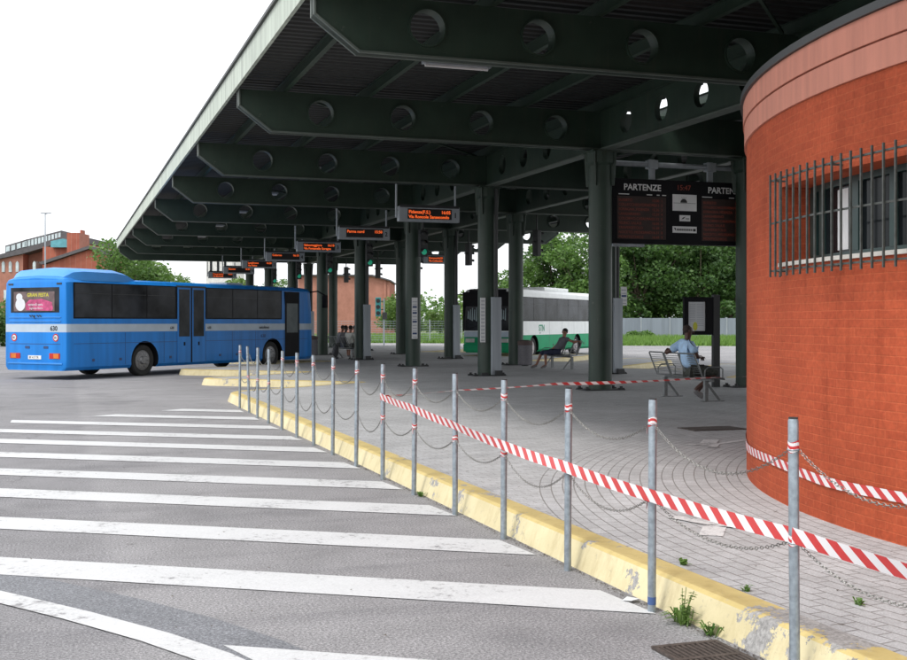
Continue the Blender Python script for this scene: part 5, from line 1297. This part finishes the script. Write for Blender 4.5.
# tall grass strip beyond the road
g = B(); r = random.Random(5)
def along(t_):
    t_ *= len(edge)-1; i = min(int(t_), len(edge)-2); a = Vector(edge[i]); b_ = Vector(edge[i+1]); return a.lerp(b_, t_-i)
cnt = 0
while cnt < 42000:
    u = r.uniform(-30, 960) if cnt % 3 else r.uniform(370, 760); Z = r.uniform(62, 118); p = at(u, Z)
    # keep only points beyond the road edge
    ok = False
    for a, b_ in zip(edge, edge[1:]):
        if a[0] <= p.x <= b_[0]:
            ye = a[1]+(b_[1]-a[1])*(p.x-a[0])/(b_[0]-a[0]); ok = p.y > ye+r.uniform(0, .5) and p.y < ye+13; dist = p.y-ye; break
    if not ok: continue
    cnt += 1; hh = r.uniform(.25, .75)*(.5+min(1.0, dist/5)*.6); ang = r.uniform(0, pi); w2 = .05+.06*r.random()
    dx, dy = cos(ang)*w2, sin(ang)*w2; lx, ly = r.gauss(0, .12), r.gauss(0, .12)
    g.add([(p.x-dx, p.y-dy, -.02), (p.x+dx, p.y+dy, -.02), (p.x+lx, p.y+ly, hh)], [(0, 1, 2)])
gr = obj('grass', g, GRASSM, fixn=False); gr['kind'] = 'stuff'; gr['label'] = 'tall bright grass strip beyond the road'; gr['category'] = 'grass'
# weeds at the foot of the kerb
def weed(x, y, z, sc, tall, lab, seed):
    r = random.Random(seed); g = B()
    for _ in range(int(46*sc)):
        a = r.uniform(0, 2*pi); ln_ = r.uniform(.05, .16)*sc; up_ = r.uniform(.03, .12)*sc; w2 = .006
        bx_, by_ = r.gauss(0, .02)*sc, r.gauss(0, .035)*sc; d = Vector((cos(a), sin(a), 0)); s2 = Vector((-sin(a), cos(a), 0))*w2*(1+r.random())
        p0 = Vector((bx_, by_, 0)); p1 = p0+d*ln_*.5+Vector((0, 0, up_)); p2 = p0+d*ln_+Vector((0, 0, up_*.8))
        g.add([p0-s2*.4, p0+s2*.4, p1+s2, p1-s2, p2], [(0, 1, 2, 3), (3, 2, 4)])
    for _ in range(tall):
        a = r.uniform(0, 2*pi); hh = r.uniform(.13, .25); top = Vector((r.gauss(0, .04), r.gauss(0, .1), hh)); g.tube([(0, 0, 0), tuple(top*.6), tuple(top)], .0022, 4)
        for j in range(14):
            q = top*r.uniform(.3, 1); d = Vector((r.gauss(0, 1), r.gauss(0, 1), r.gauss(0, .4))).normalized()*.03; s2 = Vector((-d.y, d.x, 0))*.3
            g.add([q, q+d*.5+s2, q+d, q+d*.5-s2], [(0, 1, 2, 3)])
    o = obj('weed', g, LEAF1 if not tall else LEAF3, fixn=False); o.location = (x, y, z); tag(o, lab, 'weed', 'weeds in the kerb joints')
weed(3.31, 5.72, 0, .85, 4, 'tallest weed with thin stems growing beside the second post', 1); weed(3.33, 5.45, 0, .6, 0, 'grassy weed tuft above the drain grate', 2)
weed(3.68, 6.35, PZ, .38, 0, 'small weed in the paving joint behind the second post', 3); weed(3.66, 5.62, PZ, .35, 0, 'low weed along the top of the kerb between the two nearest posts', 4)
weed(4.05, 5.15, PZ, .35, 0, 'weed in the paving right of the nearest post', 5); weed(3.31, 10.7, 0, .45, 0, 'small weed at the kerb foot near the sixth post', 6)
# grit and dead leaves in the gutter
g = B(); r = random.Random(9)
for _ in range(900):
    y = r.uniform(4.5, 14); x = 3.34-abs(r.gauss(0, .028)); s2 = r.uniform(.004, .011); p = Vector((x, y, .003)); a = r.uniform(0, 6.28)
    g.add([p+Vector((cos(a+q)*s2, sin(a+q)*s2, (.005 if q else .001))) for q in (0, 2.1, 4.2)], [(0, 1, 2)])
gl = obj('gutter_litter', g, RUST, fixn=False); gl['kind'] = 'stuff'; gl['label'] = 'brown grit and dead leaves along the kerb foot'; gl['category'] = 'litter'
g = B(); g.add([(0, 0, 0), (.05, .03, .012), (.10, .0, .004), (.09, -.05, .015), (.03, -.06, .006)], [(0, 1, 2, 3, 4)]); ls = obj('litter_scrap', g, PAPER); ls.location = (3.22, 6.28, .012); tag(ls, 'scrap of white paper by the kerb just beyond the second post', 'litter')

# small dry leaves, butts and grit scattered on the road and paving
g = B(); r = random.Random(21)
for _ in range(700):
    x, y = r.uniform(-4, 11), r.uniform(4.5, 24)
    if 3.2 < x < 3.7 or (x-RC[0])**2+(y-RC[1])**2 < 55: continue
    z = PZ+.002 if x > 3.6 else .010; s2 = r.uniform(.006, .016); a = r.uniform(0, 6.28); p = Vector((x, y, z))
    g.add([p+Vector((cos(a+q)*s2, sin(a+q)*s2*.7, (.004 if q else .001))) for q in (0, 2.1, 4.2)], [(0, 1, 2)])
o = obj('ground_litter', g, BARK, fixn=False); o['kind'] = 'stuff'; o['label'] = 'tiny scattered leaves and grit on the ground'; o['category'] = 'litter'
